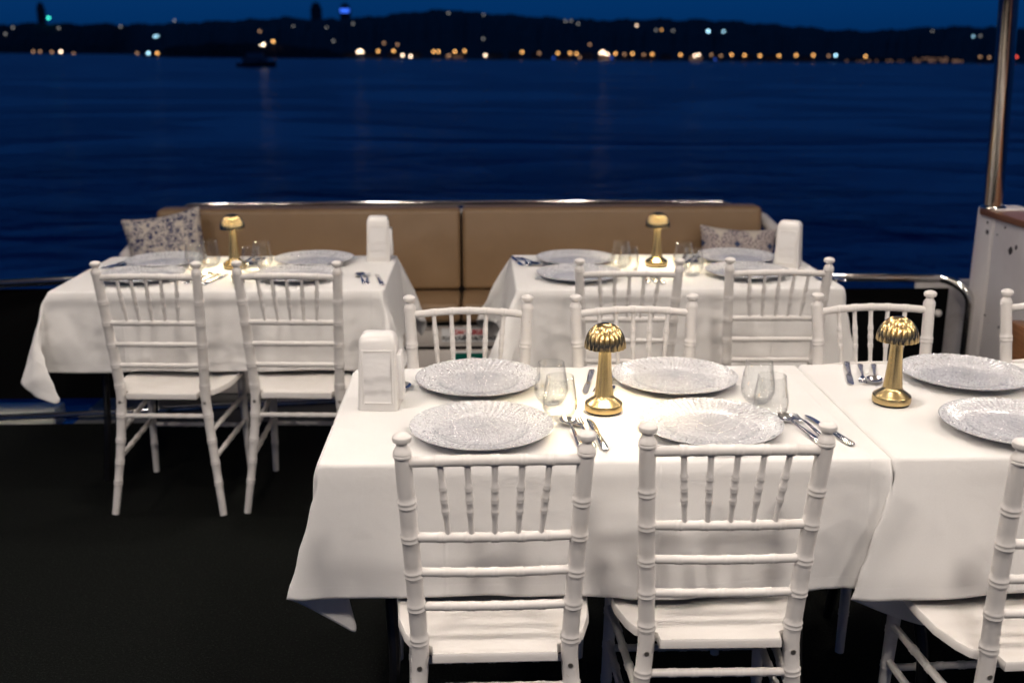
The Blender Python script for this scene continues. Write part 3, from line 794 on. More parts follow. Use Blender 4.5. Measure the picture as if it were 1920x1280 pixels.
# ================================================================ TABLES
CLOTH = {
    'A': (1.23, 0.7, 0.3, 0.31, 0.3, 0.29, 67, 47, [
    [
     709,-23,-92,-104,-102,-65,-73,-81,-81,-78,-4,-4,0,0,0,0,0,0,0,0,0,0,0,0,-1,-1,0,0,0,0,0,0,0,0,0,-1,0,-1,0,1,0,-1,0,0,0,0,-1,0,0,0,0,0,-1,0,0,-7,-65,-67,
     -68,-11,-22,-13,-5,-35,-32,-45,-48,-48,1140,-24,-30,-98,-104,-63,-83,-83,-83,-82,-4,-11,0,-1,0,0,-1,0,0,-1,0,0,0,0,-1,-1,0,0,0,0,0,0,0,0,0,0,-1,0,-1,0,0,
     0,0,0,0,0,-1,0,0,-1,0,0,0,-2,0,0,-51,-69,-66,-19,-7,-18,-39,-35,-34,-22,-56,-43,1093,-28,-24,-32,-104,-76,-102,-90,-90,-27,-27,-22,0,-1,-1,0,-1,0,-1,0,0,
     0,0,0,0,0,-1,0,-1,0,0,0,0,0,0,0,-1,0,0,-1,0,0,0,0,0,0,0,-1,0,0,-1,0,0,0,-1,-1,-42,-86,-24,-29,-7,-10,-50,-32,-58,-25,-46,-85,1088,-28,-30,-26,-32,-102,
     -83,-85,-88,-86,-8,-12,1,-1,-3,0,-1,0,-2,0,0,0,0,0,0,0,-1,-1,0,1,-1,0,0,0,0,0,-1,0,-1,0,0,0,0,0,0,0,0,0,-2,1,0,-1,-2,0,0,0,-34,-81,-15,-19,-17,-24,-44,
     -34,-70,-33,-84,-83,1085,-29,-28,-26,-26,-36,-100,-82,-94,-93,-1,-2,-14,-2,0,-4,0,-1,-1,0,0,0,0,0,0,-1,0,0,-1,0,1,-1,0,0,0,0,0,-1,0,0,0,-1,0,0,0,0,0,0,0,
     -1,-1,0,0,-1,-1,0,-28,-70,-31,-18,-21,-22,-22,-73,-51,-76,-80,-88,1082,-26,-26,-33,-25,-33,-33,-98,-80,-103,-21,-7,0,-3,-1,-3,-1,-1,0,0,0,0,0,-1,-1,1,0,
     0,0,0,0,-1,0,0,0,0,0,0,0,0,0,0,-1,-1,0,0,0,0,0,0,-1,-1,-1,-2,0,0,-41,-28,-52,-9,-11,-27,-77,-58,-66,-88,-73,-88,1077,-28,-27,-25,-28,-31,-37,-34,-104,
     -86,-40,-1,-3,0,-4,0,-1,-1,0,-1,0,1,-1,0,0,0,-1,0,0,0,0,0,1,0,-1,0,0,0,0,0,0,0,-1,0,0,-1,0,0,0,0,-1,-1,0,0,-5,-7,-9,-61,-14,-12,-24,-82,-58,-74,-56,-64,
     -106,-86,1123,-51,-34,-46,-31,-29,-28,-21,-83,-52,-73,-7,1,-1,-2,-1,1,-1,-1,0,-1,0,0,0,0,-1,0,0,0,0,0,0,0,0,0,0,0,0,0,0,0,0,0,0,-1,0,0,0,-1,0,0,0,0,-1,
     -1,0,-22,-46,-5,-21,-84,-63,-79,-66,-61,-31,-99,-45,1094,-52,-60,-28,-46,-30,-38,-37,-21,-60,-85,-5,-2,0,0,0,-1,0,-1,-2,0,0,0,0,0,0,0,0,0,0,0,0,0,0,0,0,
     0,0,0,0,0,0,0,0,0,0,0,0,0,-2,0,0,0,0,0,0,-20,-27,-12,-82,-83,-66,-55,-42,-29,-76,-38,-45,1033,-43,-62,-42,-31,-52,-42,-24,-35,-37,-72,-13,1,0,0,-1,0,-1,
     0,-2,0,0,0,0,0,0,0,0,0,0,0,0,0,0,0,0,0,0,0,0,0,0,0,0,0,0,0,0,0,0,0,-1,0,-1,0,0,-26,-4,-60,-81,-29,-69,-31,-36,-54,-48,-53,-38,988,-45,-34,-46,-60,-44,
     -32,-62,-46,-48,-33,-3,0,-1,-1,0,0,-1,0,-1,0,0,0,0,0,0,0,0,0,0,0,0,0,0,0,0,0,0,0,0,0,0,0,0,0,0,0,0,0,0,0,0,0,0,0,1,-11,-60,-52,-30,-24,-62,-42,-42,-16,
     -49,-57,-39,979,-54,-38,-58,-40,-56,-45,-45,-37,-52,-55,-20,4,0,0,0,0,0,0,0,0,0,0,0,0,0,0,0,0,0,0,0,0,0,0,0,0,0,0,0,0,0,0,0,0,0,0,0,0,0,0,0,0,0,1,3,-4,
     -54,-30,-32,-36,-41,-43,-62,-26,-52,-18,-45,961,-50,-46,-38,-48,-58,-38,-48,-54,-52,-66,-28,4,0,0,0,0,0,0,0,0,0,0,0,0,0,0,0,0,0,0,0,0,0,0,0,0,0,0,0,0,0,
     0,0,0,0,0,0,0,0,0,0,0,0,0,0,0,-54,-52,-46,-38,-36,-32,-17,-45,-44,-65,-44,1039,-50,-49,-62,-41,-54,-67,-51,-54,-48,-64,-30,4,0,-2,-34,-46,-73,-41,-54,
     -24,-44,-56,-44,-46,-44,1081,-51,-58,-44,-66,-46,-56,-54,-54,-54,-62,-32,4,0,-2,-52,-49,-31,-82,-59,-44,-43,-30,-56,-70,-44,1124,-54,-44,-49,-70,-53,-54,
     -52,-51,-45,-62,-31,3,0,-2,-52,-47,-56,-31,-82,-43,-48,-51,-72,-46,-55,1153,-56,-61,-47,-62,-38,-56,-60,-45,-53,-62,-31,3,0,-2,-52,-56,-46,-54,-32,-78,
     -62,-58,-40,-60,-50,1150,-52,-49,-65,-38,-58,-56,-48,-58,-46,-62,-30,2,0,-2,-52,-48,-62,-48,-51,-31,-60,-62,-69,-43,-63,1165,-53,-66,-45,-56,-50,-54,-61,
     -47,-52,-63,-29,2,0,-2,-52,-48,-52,-65,-55,-38,-64,-54,-41,-67,-52,1164,-60,-54,-44,-62,-49,-61,-48,-59,-47,-64,-28,2,0,-2,-49,-58,-53,-44,-53,-68,-42,
     -53,-65,-54,-48,1173,-67,-44,-61,-49,-62,-51,-62,-44,-54,-64,-28,2,0,-2,-52,-48,-54,-60,-44,-50,-58,-67,-43,-56,-58,1166,-46,-59,-51,-63,-48,-61,-48,-60,
     -48,-64,-28,2,0,-2,-52,-56,-44,-62,-46,-60,-56,-50,-65,-50,-49,1172,-60,-48,-63,-49,-61,-47,-60,-48,-54,-64,-28,2,0,-2,-52,-50,-60,-44,-60,-48,-54,-66,
     -55,-47,-54,1170,-59,-56,-48,-65,-46,-61,-48,-58,-47,-64,-28,2,0,-2,-52,-54,-46,-62,-47,-55,-64,-47,-55,-62,-48,1172,-54,-56,-62,-56,-53,-47,-60,-53,-47,
     -64,-28,2,0,-2,-52,-53,-48,-63,-56,-54,-46,-62,-53,-47,-58,1167,-57,-56,-44,-54,-54,-64,-50,-54,-52,-62,-28,2,0,-2,-52,-48,-60,-46,-53,-54,-65,-46,-55,
     -64,-41,1162,-54,-56,-64,-54,-54,-44,-61,-55,-49,-60,-26,1,0,-2,-52,-56,-48,-60,-55,-47,-60,-47,-65,-54,-42,1154,-57,-57,-54,-45,-50,-65,-47,-53,-61,-53,
     -25,1,0,-2,-52,-52,-56,-47,-62,-55,-48,-64,-47,-55,-54,1158,-49,-52,-63,-54,-53,-43,-66,-54,-57,-49,-25,1,0,-2,-52,-53,-47,-62,-48,-56,-62,-48,-54,-64,
     -56,1160,-52,-51,-39,-53,-54,-67,-41,-55,-58,-62,-25,1,0,-2,-52,-49,-61,-48,-61,-54,-46,-64,-55,-48,-58,1148,-44,-50,-50,-60,-37,-69,-46,-58,-48,-63,-26,
     1,0,-2,-52,-48,-60,-48,-64,-45,-63,-44,-56,-62,-55,1133,-60,-46,-46,-44,-40,-43,-70,-41,-54,-64,-28,2,0,-2,-52,-56,-48,-60,-48,-52,-62,-44,-63,-45,-58,
     1100,-60,-26,-38,-36,-40,-64,-47,-66,-44,-63,-28,2,0,-2,-52,-48,-62,-48,-60,-55,-39,-64,-40,-62,-46,1052,-40,-53,-37,-27,-43,-26,-48,-64,-46,-64,-28,2,0,
     -2,-52,-56,-47,-59,-46,-58,-41,-64,-38,-64,-47,1015,-47,-32,-52,-27,-45,-32,-25,-37,-54,-65,-28,3,0,-2,-52,-47,-61,-47,-59,-42,-60,-48,-62,-38,-56,1033,
     -48,-67,-28,-65,-43,-38,-34,-26,-21,-65,-28,4,0,0,-54,-54,-50,-52,-63,-45,-66,-55,-55,-36,-56,1062,-47,-39,-66,-32,-59,-24,-50,-67,-36,-35,-27,6,0,0,0,0,
     0,0,0,0,0,0,0,0,0,0,0,0,0,0,0,0,0,0,0,0,0,0,0,0,0,0,0,0,0,0,0,0,0,0,0,0,0,0,0,0,-54,-56,-54,-56,-54,-54,-54,-50,-36,-72,-49,1120,-47,-48,-72,-52,-35,-96,
     -25,-30,-36,-40,-50,2,0,-1,0,-1,0,0,0,0,0,0,0,0,0,0,0,0,0,0,0,0,0,0,0,0,0,0,0,0,0,0,0,0,0,0,0,0,0,0,0,0,-1,0,-1,0,-20,-46,-46,-54,-52,-54,-53,-53,-58,
     -78,-38,1124,-73,-52,-35,-67,-88,-63,-76,-26,-4,-69,-2,-11,0,-2,-2,0,0,0,0,0,0,0,0,0,0,0,0,0,0,0,0,0,0,0,0,0,0,0,0,0,0,0,0,0,0,0,0,0,-1,0,0,-1,0,0,0,0,
     -28,-18,-50,-46,-41,-57,-45,-83,-63,-38,-61,1132,-74,-75,-85,-72,-64,-82,-20,-10,-76,-12,-16,-10,0,0,-2,-1,0,0,-1,0,0,0,0,0,0,0,0,0,0,0,0,0,0,0,0,0,0,0,
     -1,0,-1,0,1,0,0,1,-1,-1,0,0,0,0,0,-1,0,-1,-45,-13,-13,-33,-53,-45,-41,-79,-53,-59,-62,1050,-75,-73,-78,-77,-61,-10,-22,-66,-34,-4,-30,-16,0,0,0,-2,0,0,
     -1,0,-1,0,0,0,0,0,0,0,0,0,0,0,0,0,0,0,0,-1,0,0,-1,0,0,0,0,0,0,0,0,0,-1,0,0,-1,0,-3,-45,-36,-8,-12,-20,-35,-63,-53,-45,-62,-67,958,-72,-81,-77,-41,-17,
     -12,-35,-82,-16,-6,-34,-28,0,0,0,0,-2,-1,0,-1,1,-1,0,0,0,0,0,0,0,0,0,0,0,-1,0,0,-1,0,0,0,0,0,0,0,0,0,0,-1,0,-1,0,0,0,-2,0,-4,-41,-27,-46,-12,-10,-16,-20,
     -44,-62,-45,-69,862,-70,-80,-28,-16,-16,-14,-86,-50,-8,-18,-48,-22,0,0,0,0,0,-2,0,-1,0,-1,0,0,0,0,0,0,0,0,0,0,-1,0,0,-1,0,0,0,0,0,0,-1,0,0,0,-1,0,0,0,-1,
     0,-3,-1,0,-1,-20,-52,-71,-12,-9,-14,-26,-12,-26,-58,-50,771,-65,-15,-13,-14,-22,-68,-44,-54,-4,-42,-43,-17,-4,-2,-1,-1,1,-1,-1,0,0,0,0,-1,0,0,0,0,0,-1,0,
     0,0,-1,0,0,0,0,0,-1,0,0,-1,0,0,0,0,0,0,-1,1,-1,-3,-1,0,-5,-12,-79,-76,-12,-11,-12,-28,-18,-14,-14,-36,717,-12,-13,-14,-23,-44,-51,-52,-48,-16,-35,-51,
     -12,-14,-2,-2,0,0,0,0,-1,0,0,-1,0,0,0,0,0,0,-1,0,0,-1,0,0,0,0,0,0,0,-1,-1,0,0,0,0,0,0,0,0,-1,-3,0,-1,-15,-12,-15,-13,-105,-57,-12,-11,-16,-23,-24,-13,
     -14,765,-15,-12,-18,-61,-55,-54,-53,-8,-40,-44,-21,-32,-9,-1,-1,0,0,-1,0,0,0,0,-1,0,0,0,0,0,-1,-1,0,0,0,0,0,0,0,0,0,-1,0,-1,0,0,0,0,0,-1,-1,0,-1,-1,-2,0,
     -6,-2,-24,-10,-106,-56,-57,-11,-20,-16,-28,-14,-14,834,-14,-14,-53,-48,-55,-58,-60,-8,-13,-63,-40,-12,-20,0,0,-1,0,-1,0,0,0,0,0,0,0,0,0,0,-1,0,-1,0,0,0,
     0,0,0,0,0,0,0,-1,0,0,-1,0,-1,0,0,-1,0,-1,-1,-3,-1,-1,-7,-58,-58,-101,-62,-14,-13,-28,-17,-25,-15,905,-12,-32,-60,-66,-64,-64,-14,-20,-12,-70,-42,-24,-14,
     0,0,0,0,0,0,0,0,0,0,0,0,0,0,0,0,0,-1,-1,0,0,0,0,0,0,0,-1,0,0,-1,0,0,0,0,-1,0,-1,0,0,0,0,0,-2,-3,-51,-44,-100,-101,-41,-14,-16,-28,-18,-20,],
    [
     330,12,28,2,5,53,50,45,44,46,-13,-18,-4,-3,1,-2,1,-1,-2,-4,7,7,-4,4,-8,6,-3,3,-4,3,-5,1,-6,4,-3,6,-8,4,-1,3,0,-6,8,-3,2,-7,6,-5,3,-1,4,-3,6,-6,2,-28,-53,
     -52,-52,-30,-43,-35,-11,25,25,28,30,28,-151,15,24,21,1,54,43,43,43,43,12,-34,6,-8,-6,8,-6,2,6,-7,7,-8,0,8,-6,6,-2,4,-4,5,-6,5,-3,-7,8,2,-8,5,-5,3,-5,0,9,
     -5,4,-7,7,-6,2,-4,6,-4,8,-12,-4,-8,-54,-52,-52,-40,-22,-40,24,25,25,25,30,29,-178,-6,9,32,6,47,26,39,41,46,45,-44,-1,-12,11,-3,10,-6,7,-8,6,-7,6,-8,0,2,
     8,-6,8,-4,6,-6,6,-9,-1,1,11,-2,0,-8,5,-1,-6,7,-7,8,1,-7,4,0,-11,7,0,7,-6,-12,-53,-44,-46,-49,-15,-26,32,23,31,26,30,11,-179,-8,-14,12,38,16,46,44,42,43,
     23,-33,-3,-13,17,-4,14,4,-10,6,-6,6,-6,8,0,-2,-10,7,-3,-2,6,-6,9,1,0,-9,7,-5,7,1,-5,4,-6,6,-3,-6,0,11,-11,-2,3,-9,14,5,-10,-5,-50,-47,-38,-40,-39,21,30,
     24,31,29,-18,18,-196,-4,0,18,15,40,23,48,34,39,11,10,-35,12,-2,21,-8,11,-11,3,5,-4,6,-4,3,-7,6,-8,10,-2,-2,5,-7,0,1,7,-8,7,-5,0,6,-8,6,-5,-3,10,-2,-4,2,
     -10,8,-2,-10,6,10,-7,-47,-52,-50,-40,20,20,21,26,35,-32,22,8,-195,7,4,-6,6,36,38,30,48,24,43,-25,-1,-17,14,18,-7,7,-4,2,-9,9,-6,10,-8,2,-2,2,-5,0,9,-7,3,
     2,-8,2,6,-7,7,0,-5,4,-7,8,-8,10,-5,5,-8,2,-8,8,-14,14,-2,0,-52,-48,-55,5,9,25,18,34,-34,2,34,10,-191,-5,2,18,2,-4,43,36,23,42,52,-12,-19,-7,20,-2,8,-9,
     -5,14,-2,-4,4,-3,5,-8,8,-6,0,4,-4,3,-2,5,-8,6,-6,5,-4,1,6,-7,5,-5,5,-5,7,-7,7,-1,-11,6,0,-12,19,-25,-30,-54,-35,9,24,5,35,-24,28,14,0,14,-160,-6,-1,-5,
     -4,2,2,22,44,52,48,-21,1,-10,18,-6,-1,7,-14,6,8,2,-8,2,-4,7,-4,5,0,-4,6,-6,4,-8,5,-5,4,-5,7,-6,6,1,-6,7,-6,4,-6,7,-5,-3,8,-11,4,6,-10,8,-44,-53,-13,21,
     -7,32,-8,15,21,32,8,4,-146,-6,-5,-1,-8,2,-3,-2,10,55,38,9,-11,10,-7,7,-7,7,-12,12,-6,0,4,-4,2,4,-5,1,-2,2,-2,5,-6,7,-6,4,-4,1,1,2,-2,0,4,-5,5,-3,1,-2,4,
     -6,6,-5,3,-3,7,-2,-42,-46,11,0,-1,25,21,21,7,40,-13,1,-114,-4,-6,-5,-3,-6,-5,5,2,-2,42,19,-1,1,0,0,-1,0,-11,11,0,0,0,-1,-1,0,1,1,0,-2,1,-5,6,0,0,-1,1,-1,
     1,-2,1,0,-1,2,-1,1,-2,2,-1,0,-7,8,1,-1,0,0,-44,-9,17,0,2,26,-2,3,41,2,23,-7,-88,-4,-13,-3,2,-6,-6,2,-6,-10,-4,12,4,4,2,0,0,0,0,0,0,-1,-1,0,0,0,0,0,0,0,0,
     0,0,0,0,0,0,0,0,0,0,-1,0,1,0,0,0,0,0,0,0,2,2,0,0,-2,-27,17,22,4,2,23,5,6,-5,8,32,-5,-74,4,-9,1,-9,3,-3,-5,-10,-3,-2,-7,1,0,0,1,0,0,0,0,0,0,0,0,0,0,0,0,0,
     0,0,0,0,0,0,0,0,0,0,0,0,0,1,-1,0,0,0,0,0,0,0,0,0,-1,0,-3,-2,18,7,9,11,5,8,22,0,9,0,6,-57,1,-4,-13,-2,4,-10,-1,-1,-2,0,-3,1,0,0,0,0,0,0,0,0,0,0,0,0,0,0,0,
     0,0,0,0,0,0,0,0,0,0,0,0,0,0,0,0,0,0,0,0,0,0,0,0,0,0,0,0,-1,11,2,0,9,9,15,18,8,8,-10,6,-65,-2,0,2,-4,1,-1,-1,-1,-2,0,-2,0,0,0,5,1,6,8,4,18,-1,-15,2,28,6,
     -53,-1,0,0,-2,1,-1,-2,-1,-1,0,-2,0,0,0,1,1,6,8,2,0,0,4,-4,-14,-2,6,-2,2,0,-3,-1,0,-2,0,0,-1,-1,0,0,0,0,2,0,6,10,-1,1,0,-12,-4,-5,10,-1,0,1,-2,-1,-1,0,-1,
     0,-1,-1,0,0,0,0,1,1,2,5,7,-2,-4,-5,-3,-5,9,0,0,0,-2,-1,-1,0,0,-1,-1,0,0,0,0,0,0,2,2,0,6,-4,-3,2,-5,-4,9,0,1,-2,0,-2,0,0,0,-1,-1,0,0,0,0,0,1,0,2,0,4,-5,
     -1,2,-4,-3,9,0,1,-2,-1,0,-1,0,-1,0,-1,0,0,0,0,0,0,0,2,-1,4,-3,-2,0,-1,-3,8,0,0,0,-2,0,0,0,-2,0,0,0,0,0,0,0,0,0,0,1,1,0,-3,1,-2,-2,8,0,0,-1,-1,0,0,-1,-1,
     0,0,0,0,0,0,0,0,0,1,0,0,-1,-1,-1,0,-2,7,1,0,-2,0,0,0,-1,0,-1,0,0,0,0,0,0,0,0,0,1,-1,0,-2,0,0,-2,7,1,-1,-1,0,0,-2,0,0,0,0,0,0,0,0,0,0,0,0,0,0,-2,0,0,-1,
     -1,7,0,0,-1,0,0,-2,0,0,0,0,0,0,0,0,0,0,0,0,0,0,-2,0,0,-2,0,7,-1,0,-2,0,0,0,0,0,0,0,0,0,0,0,0,0,-1,0,0,-1,0,-1,0,-1,0,6,0,0,-3,0,-1,2,0,0,0,0,0,0,0,0,0,0,
     0,-2,0,0,0,0,-2,0,0,6,-2,0,-1,-1,0,1,1,0,0,0,0,0,0,0,0,0,-1,-1,0,0,0,-2,0,0,0,6,-2,-1,0,-1,-1,1,2,0,0,0,0,0,0,0,0,0,-1,-1,0,0,-1,-1,0,0,-1,7,-2,-2,0,-2,
     0,1,1,0,0,2,0,0,0,0,0,-1,-1,0,-1,1,-2,-1,1,-2,1,6,-1,-2,-1,-3,2,1,1,0,0,2,0,0,0,0,0,0,-2,0,-1,-1,0,-2,0,0,1,4,-11,2,2,2,0,1,2,0,1,1,1,0,0,0,0,-1,-1,-1,
     -1,0,0,-2,0,-1,1,-2,-9,7,2,0,1,1,2,0,2,1,1,0,0,0,0,-1,-1,-1,-1,0,-2,0,-2,1,0,-15,2,-14,2,12,0,14,1,1,2,1,1,0,0,0,0,-2,0,-1,-2,1,-2,0,-2,1,-1,-26,-6,2,-6,
     12,-4,7,21,3,3,1,1,0,0,0,-1,-1,0,-2,-1,0,-3,2,-6,4,0,-28,-6,0,-2,0,-2,2,4,16,22,2,0,0,0,0,-2,0,-1,-1,-2,0,-3,-3,-2,5,1,-32,-6,-20,21,-17,10,-10,16,19,14,
     13,4,-4,0,0,0,0,0,0,0,0,0,0,0,0,0,0,0,0,0,0,0,0,0,0,0,0,0,0,0,0,0,0,0,0,0,0,0,0,0,0,0,0,0,0,0,0,-3,0,-1,0,-2,0,-3,-3,-10,12,2,-89,-1,6,28,-2,-8,4,18,6,8,
     23,13,-4,-2,0,-1,-1,0,0,2,-2,0,1,0,1,-2,0,0,1,0,0,0,0,0,-1,-1,0,1,0,-1,1,1,-1,-1,0,1,0,-1,0,-1,1,1,0,-1,-1,0,9,-12,-11,-12,-8,-6,-6,-4,14,16,16,-6,-92,
     14,7,5,13,-5,8,-1,13,15,9,-4,-30,-1,13,-12,0,0,0,1,-1,0,0,0,0,0,0,0,1,-1,0,0,0,0,0,-1,0,1,0,-1,1,0,0,-1,0,1,0,-1,0,0,0,0,1,0,0,0,3,47,-10,-10,-12,-14,-2,
     -12,30,16,-6,12,-95,15,14,-19,3,21,-9,14,-12,24,16,-39,-29,6,-6,12,-12,4,3,-7,7,-7,4,-4,6,-2,-2,4,-2,0,6,-8,6,-5,5,-8,6,-6,7,-7,7,-7,3,-1,4,1,-3,-5,8,-7,
     5,-5,6,-5,7,2,-11,53,33,-7,-18,-7,-11,-16,23,-17,40,14,-140,14,25,3,-9,28,-2,-33,34,30,-4,-49,-39,0,8,-6,12,-10,-2,6,-7,7,-8,6,-4,-1,7,-6,6,-5,3,-4,4,-6,
     6,-6,6,-4,7,-5,5,-5,4,-4,4,-4,-2,8,-8,6,-7,7,-4,8,-4,6,-18,54,51,17,-6,-14,-20,0,-3,-37,22,2,-94,18,0,9,31,-26,-10,26,32,20,-22,-50,-47,4,-4,7,-8,12,-10,
     6,-6,-2,6,-6,6,1,-5,6,-6,6,-6,4,-5,5,-6,6,-4,7,-6,5,-7,5,-3,3,-8,9,-3,-5,5,-4,4,-4,9,-5,13,-9,-18,52,47,53,-8,2,-10,-18,-24,-10,-26,-7,-55,22,2,26,-20,6,
     -5,28,37,10,-40,-54,-44,0,-8,8,-1,-7,10,-11,9,-2,-8,6,-5,5,-4,6,0,-6,6,-7,-1,8,-8,0,8,-6,8,-7,5,-4,5,-9,6,-4,-2,10,-8,3,-5,10,-6,18,-12,-8,-8,41,54,53,
     18,4,-6,-24,0,-20,-19,-21,-73,31,14,-7,-8,-24,40,35,39,-9,-52,-54,-40,-22,14,-13,3,-2,12,-10,7,-5,4,-7,7,-6,6,-6,-2,8,-6,6,0,-6,7,-1,-7,9,-6,6,-6,4,-5,5,
     -6,2,-4,8,-2,-7,9,6,-6,19,-11,3,-21,34,50,50,18,15,19,-27,-17,8,-6,-28,-74,4,-6,-8,-26,39,39,37,37,-37,-51,-54,-34,-38,15,-14,11,0,-5,3,-8,7,1,-8,1,8,-7,
     6,-6,7,-9,2,0,8,-8,-2,0,10,0,-7,7,-7,6,-1,-8,1,9,-4,-4,8,5,-8,17,-4,13,-35,31,37,36,16,53,14,18,-11,-22,-24,-1,13,-120,-10,-3,-17,36,38,38,37,18,-53,-54,
     -42,-50,-30,12,-12,0,0,8,-4,2,-4,0,7,-6,7,1,-7,7,-7,7,1,-1,-7,4,-3,5,-8,0,8,-6,6,-7,-2,7,-8,11,1,-8,9,-7,12,-6,16,-6,-24,14,45,31,14,52,53,11,-18,-7,-30,
     -4,-5,-129,-1,-14,37,36,38,37,38,-30,-34,-54,-52,-34,-42,8,-11,9,-2,-6,5,-4,4,-5,5,1,-8,6,-4,6,-6,6,-6,4,-6,4,8,-7,2,-7,6,-6,3,7,-2,-6,7,-9,9,-3,6,-7,11,
     -6,12,-18,8,-7,26,55,54,-2,53,19,18,-28,-10,-26,-12,-138,6,28,38,36,36,35,22,-43,-32,-52,-52,-46,-34,-2,1,-7,-2,6,-4,2,1,-1,-1,3,-6,3,-1,4,0,2,4,-10,6,
     -2,4,-4,3,-8,1,6,2,-2,-7,2,3,-7,5,9,-3,-6,6,0,2,-6,0,7,18,55,52,6,24,48,22,-7,-29,-16,-19,],
    [
     -764,43,29,24,28,10,14,18,20,18,-14,-8,-2,-4,-2,-1,0,-1,1,0,0,1,-1,1,-2,0,0,0,0,0,0,0,0,0,0,0,0,0,0,0,0,0,0,0,1,1,-2,1,0,0,1,0,1,1,2,0,10,12,13,-11,-8,
     -9,-19,-45,-43,-46,-46,-46,94,42,42,26,28,8,19,19,18,20,-14,-6,-2,-2,-4,0,0,0,0,0,0,0,-1,1,0,0,-1,0,0,0,0,-1,1,0,0,0,1,-1,0,0,-1,1,1,0,0,0,0,0,0,0,0,1,1,
     2,0,0,8,12,12,-8,-18,-4,-47,-45,-44,-36,-46,-46,92,46,45,39,27,15,14,15,15,10,8,-6,-2,-4,0,-2,0,0,0,0,0,0,0,0,0,0,0,0,0,0,0,0,0,0,0,0,0,0,0,0,-1,1,0,0,0,
     1,-1,1,-1,0,0,2,0,1,1,2,5,11,-2,2,-21,-19,-46,-44,-45,-37,-46,-45,88,47,47,45,34,23,11,12,14,14,12,-2,-4,-4,0,-1,0,-1,1,1,0,-1,0,-1,0,0,0,0,0,0,0,0,0,0,
     0,0,0,0,0,0,0,0,1,0,0,0,0,0,1,-1,1,0,2,0,1,1,5,11,-8,-8,-8,-40,-45,-45,-42,-42,-44,-44,82,48,48,44,44,33,19,12,13,13,4,4,-2,-1,-1,-2,2,0,0,0,0,0,0,-1,0,
     0,-1,1,0,0,1,-2,2,-1,0,0,0,0,0,-1,1,0,1,0,0,0,0,0,0,0,0,0,0,2,2,0,5,9,-5,-9,-38,-38,-40,-44,-43,-41,-43,-43,74,46,47,50,46,35,34,18,10,14,2,4,0,2,-2,0,0,
     0,0,0,0,0,0,0,0,0,0,0,0,0,0,0,0,0,0,0,0,0,0,0,0,0,0,0,0,0,0,0,1,-1,1,-1,1,1,2,2,2,3,2,-31,-32,-40,-46,-42,-42,-44,-39,-43,66,48,47,42,48,49,31,35,8,19,3,
     4,0,2,-2,0,0,1,-1,1,-1,1,-1,0,1,-1,0,0,0,0,1,-1,1,0,0,-1,0,0,0,0,0,0,0,1,0,0,0,0,1,-1,1,0,-2,2,2,-1,0,8,-9,-32,-38,-48,-42,-45,-47,-52,-22,-43,33,54,52,
     54,49,49,48,36,20,9,14,3,0,2,-2,1,0,0,1,0,0,0,0,0,-1,0,0,0,0,0,1,-1,1,0,0,-1,0,0,1,0,0,0,0,0,0,0,0,0,0,0,0,0,-1,-1,2,-2,4,6,-20,-38,-46,-44,-48,-52,-50,
     -38,-32,-53,29,54,54,48,54,49,53,52,43,11,12,6,1,-1,2,0,0,0,0,0,0,0,0,0,0,0,0,0,0,0,0,0,0,0,0,0,0,0,0,0,0,0,0,0,0,0,0,0,0,0,0,0,0,0,-2,0,4,0,-32,-48,-48,
     -46,-51,-49,-48,-32,-51,-53,24,53,54,53,50,54,54,46,50,52,10,8,0,0,1,1,0,1,1,-1,-1,1,0,0,0,0,0,0,0,0,0,0,0,0,0,0,0,0,0,0,0,0,0,1,-1,1,-1,0,0,0,0,0,-1,0,
     0,0,3,-17,-52,-48,-46,-46,-50,-52,-36,-55,-50,-51,18,54,48,55,55,54,49,55,55,55,50,4,1,1,1,1,0,0,0,0,0,0,0,0,0,0,0,0,0,0,0,0,0,0,0,0,0,0,0,0,0,0,0,0,0,0,
     0,0,0,0,0,0,0,0,0,0,-2,-52,-50,-48,-46,-50,-53,-53,-39,-54,-45,-52,2,55,51,56,51,55,54,54,50,56,56,44,4,2,2,1,0,0,0,0,-1,0,0,0,0,0,0,0,0,0,0,0,0,0,0,0,0,
     0,0,0,-1,0,1,0,0,0,0,0,0,0,0,1,1,0,0,2,-25,-61,-47,-49,-50,-54,-52,-51,-46,-55,-40,-54,-12,54,54,52,54,54,52,54,55,55,56,48,4,0,-2,0,4,-2,-2,4,-4,2,2,-1,
     -2,3,-2,2,0,-2,0,0,2,-1,0,1,0,-3,0,2,0,-1,0,0,2,-1,-1,-2,4,-2,-1,0,2,-3,0,1,-15,-58,-55,-54,-51,-52,-48,-34,-54,-54,-52,-54,-14,54,54,55,53,55,53,56,55,
     55,56,48,2,2,-18,-53,-54,-51,-54,-54,-42,-54,-52,-55,-45,-54,-12,54,55,54,53,55,55,54,56,54,56,50,0,0,-16,-56,-55,-49,-48,-55,-54,-53,-49,-55,-50,-55,-1,
     56,54,54,53,55,55,55,55,54,56,49,-2,1,-15,-56,-54,-56,-48,-48,-54,-54,-55,-51,-54,-54,6,54,55,55,54,52,56,54,55,55,56,49,-1,0,-16,-56,-55,-54,-55,-49,
     -49,-54,-55,-53,-54,-54,10,55,55,54,52,56,54,55,55,54,56,49,-2,1,-16,-56,-54,-55,-54,-55,-50,-54,-54,-54,-53,-55,16,54,54,54,56,54,56,54,54,55,55,49,-1,
     1,-17,-56,-54,-55,-54,-55,-52,-54,-54,-54,-53,-55,18,54,56,53,55,54,56,54,55,54,55,48,-2,1,-15,-56,-54,-56,-54,-54,-54,-52,-56,-54,-54,-55,22,53,54,55,
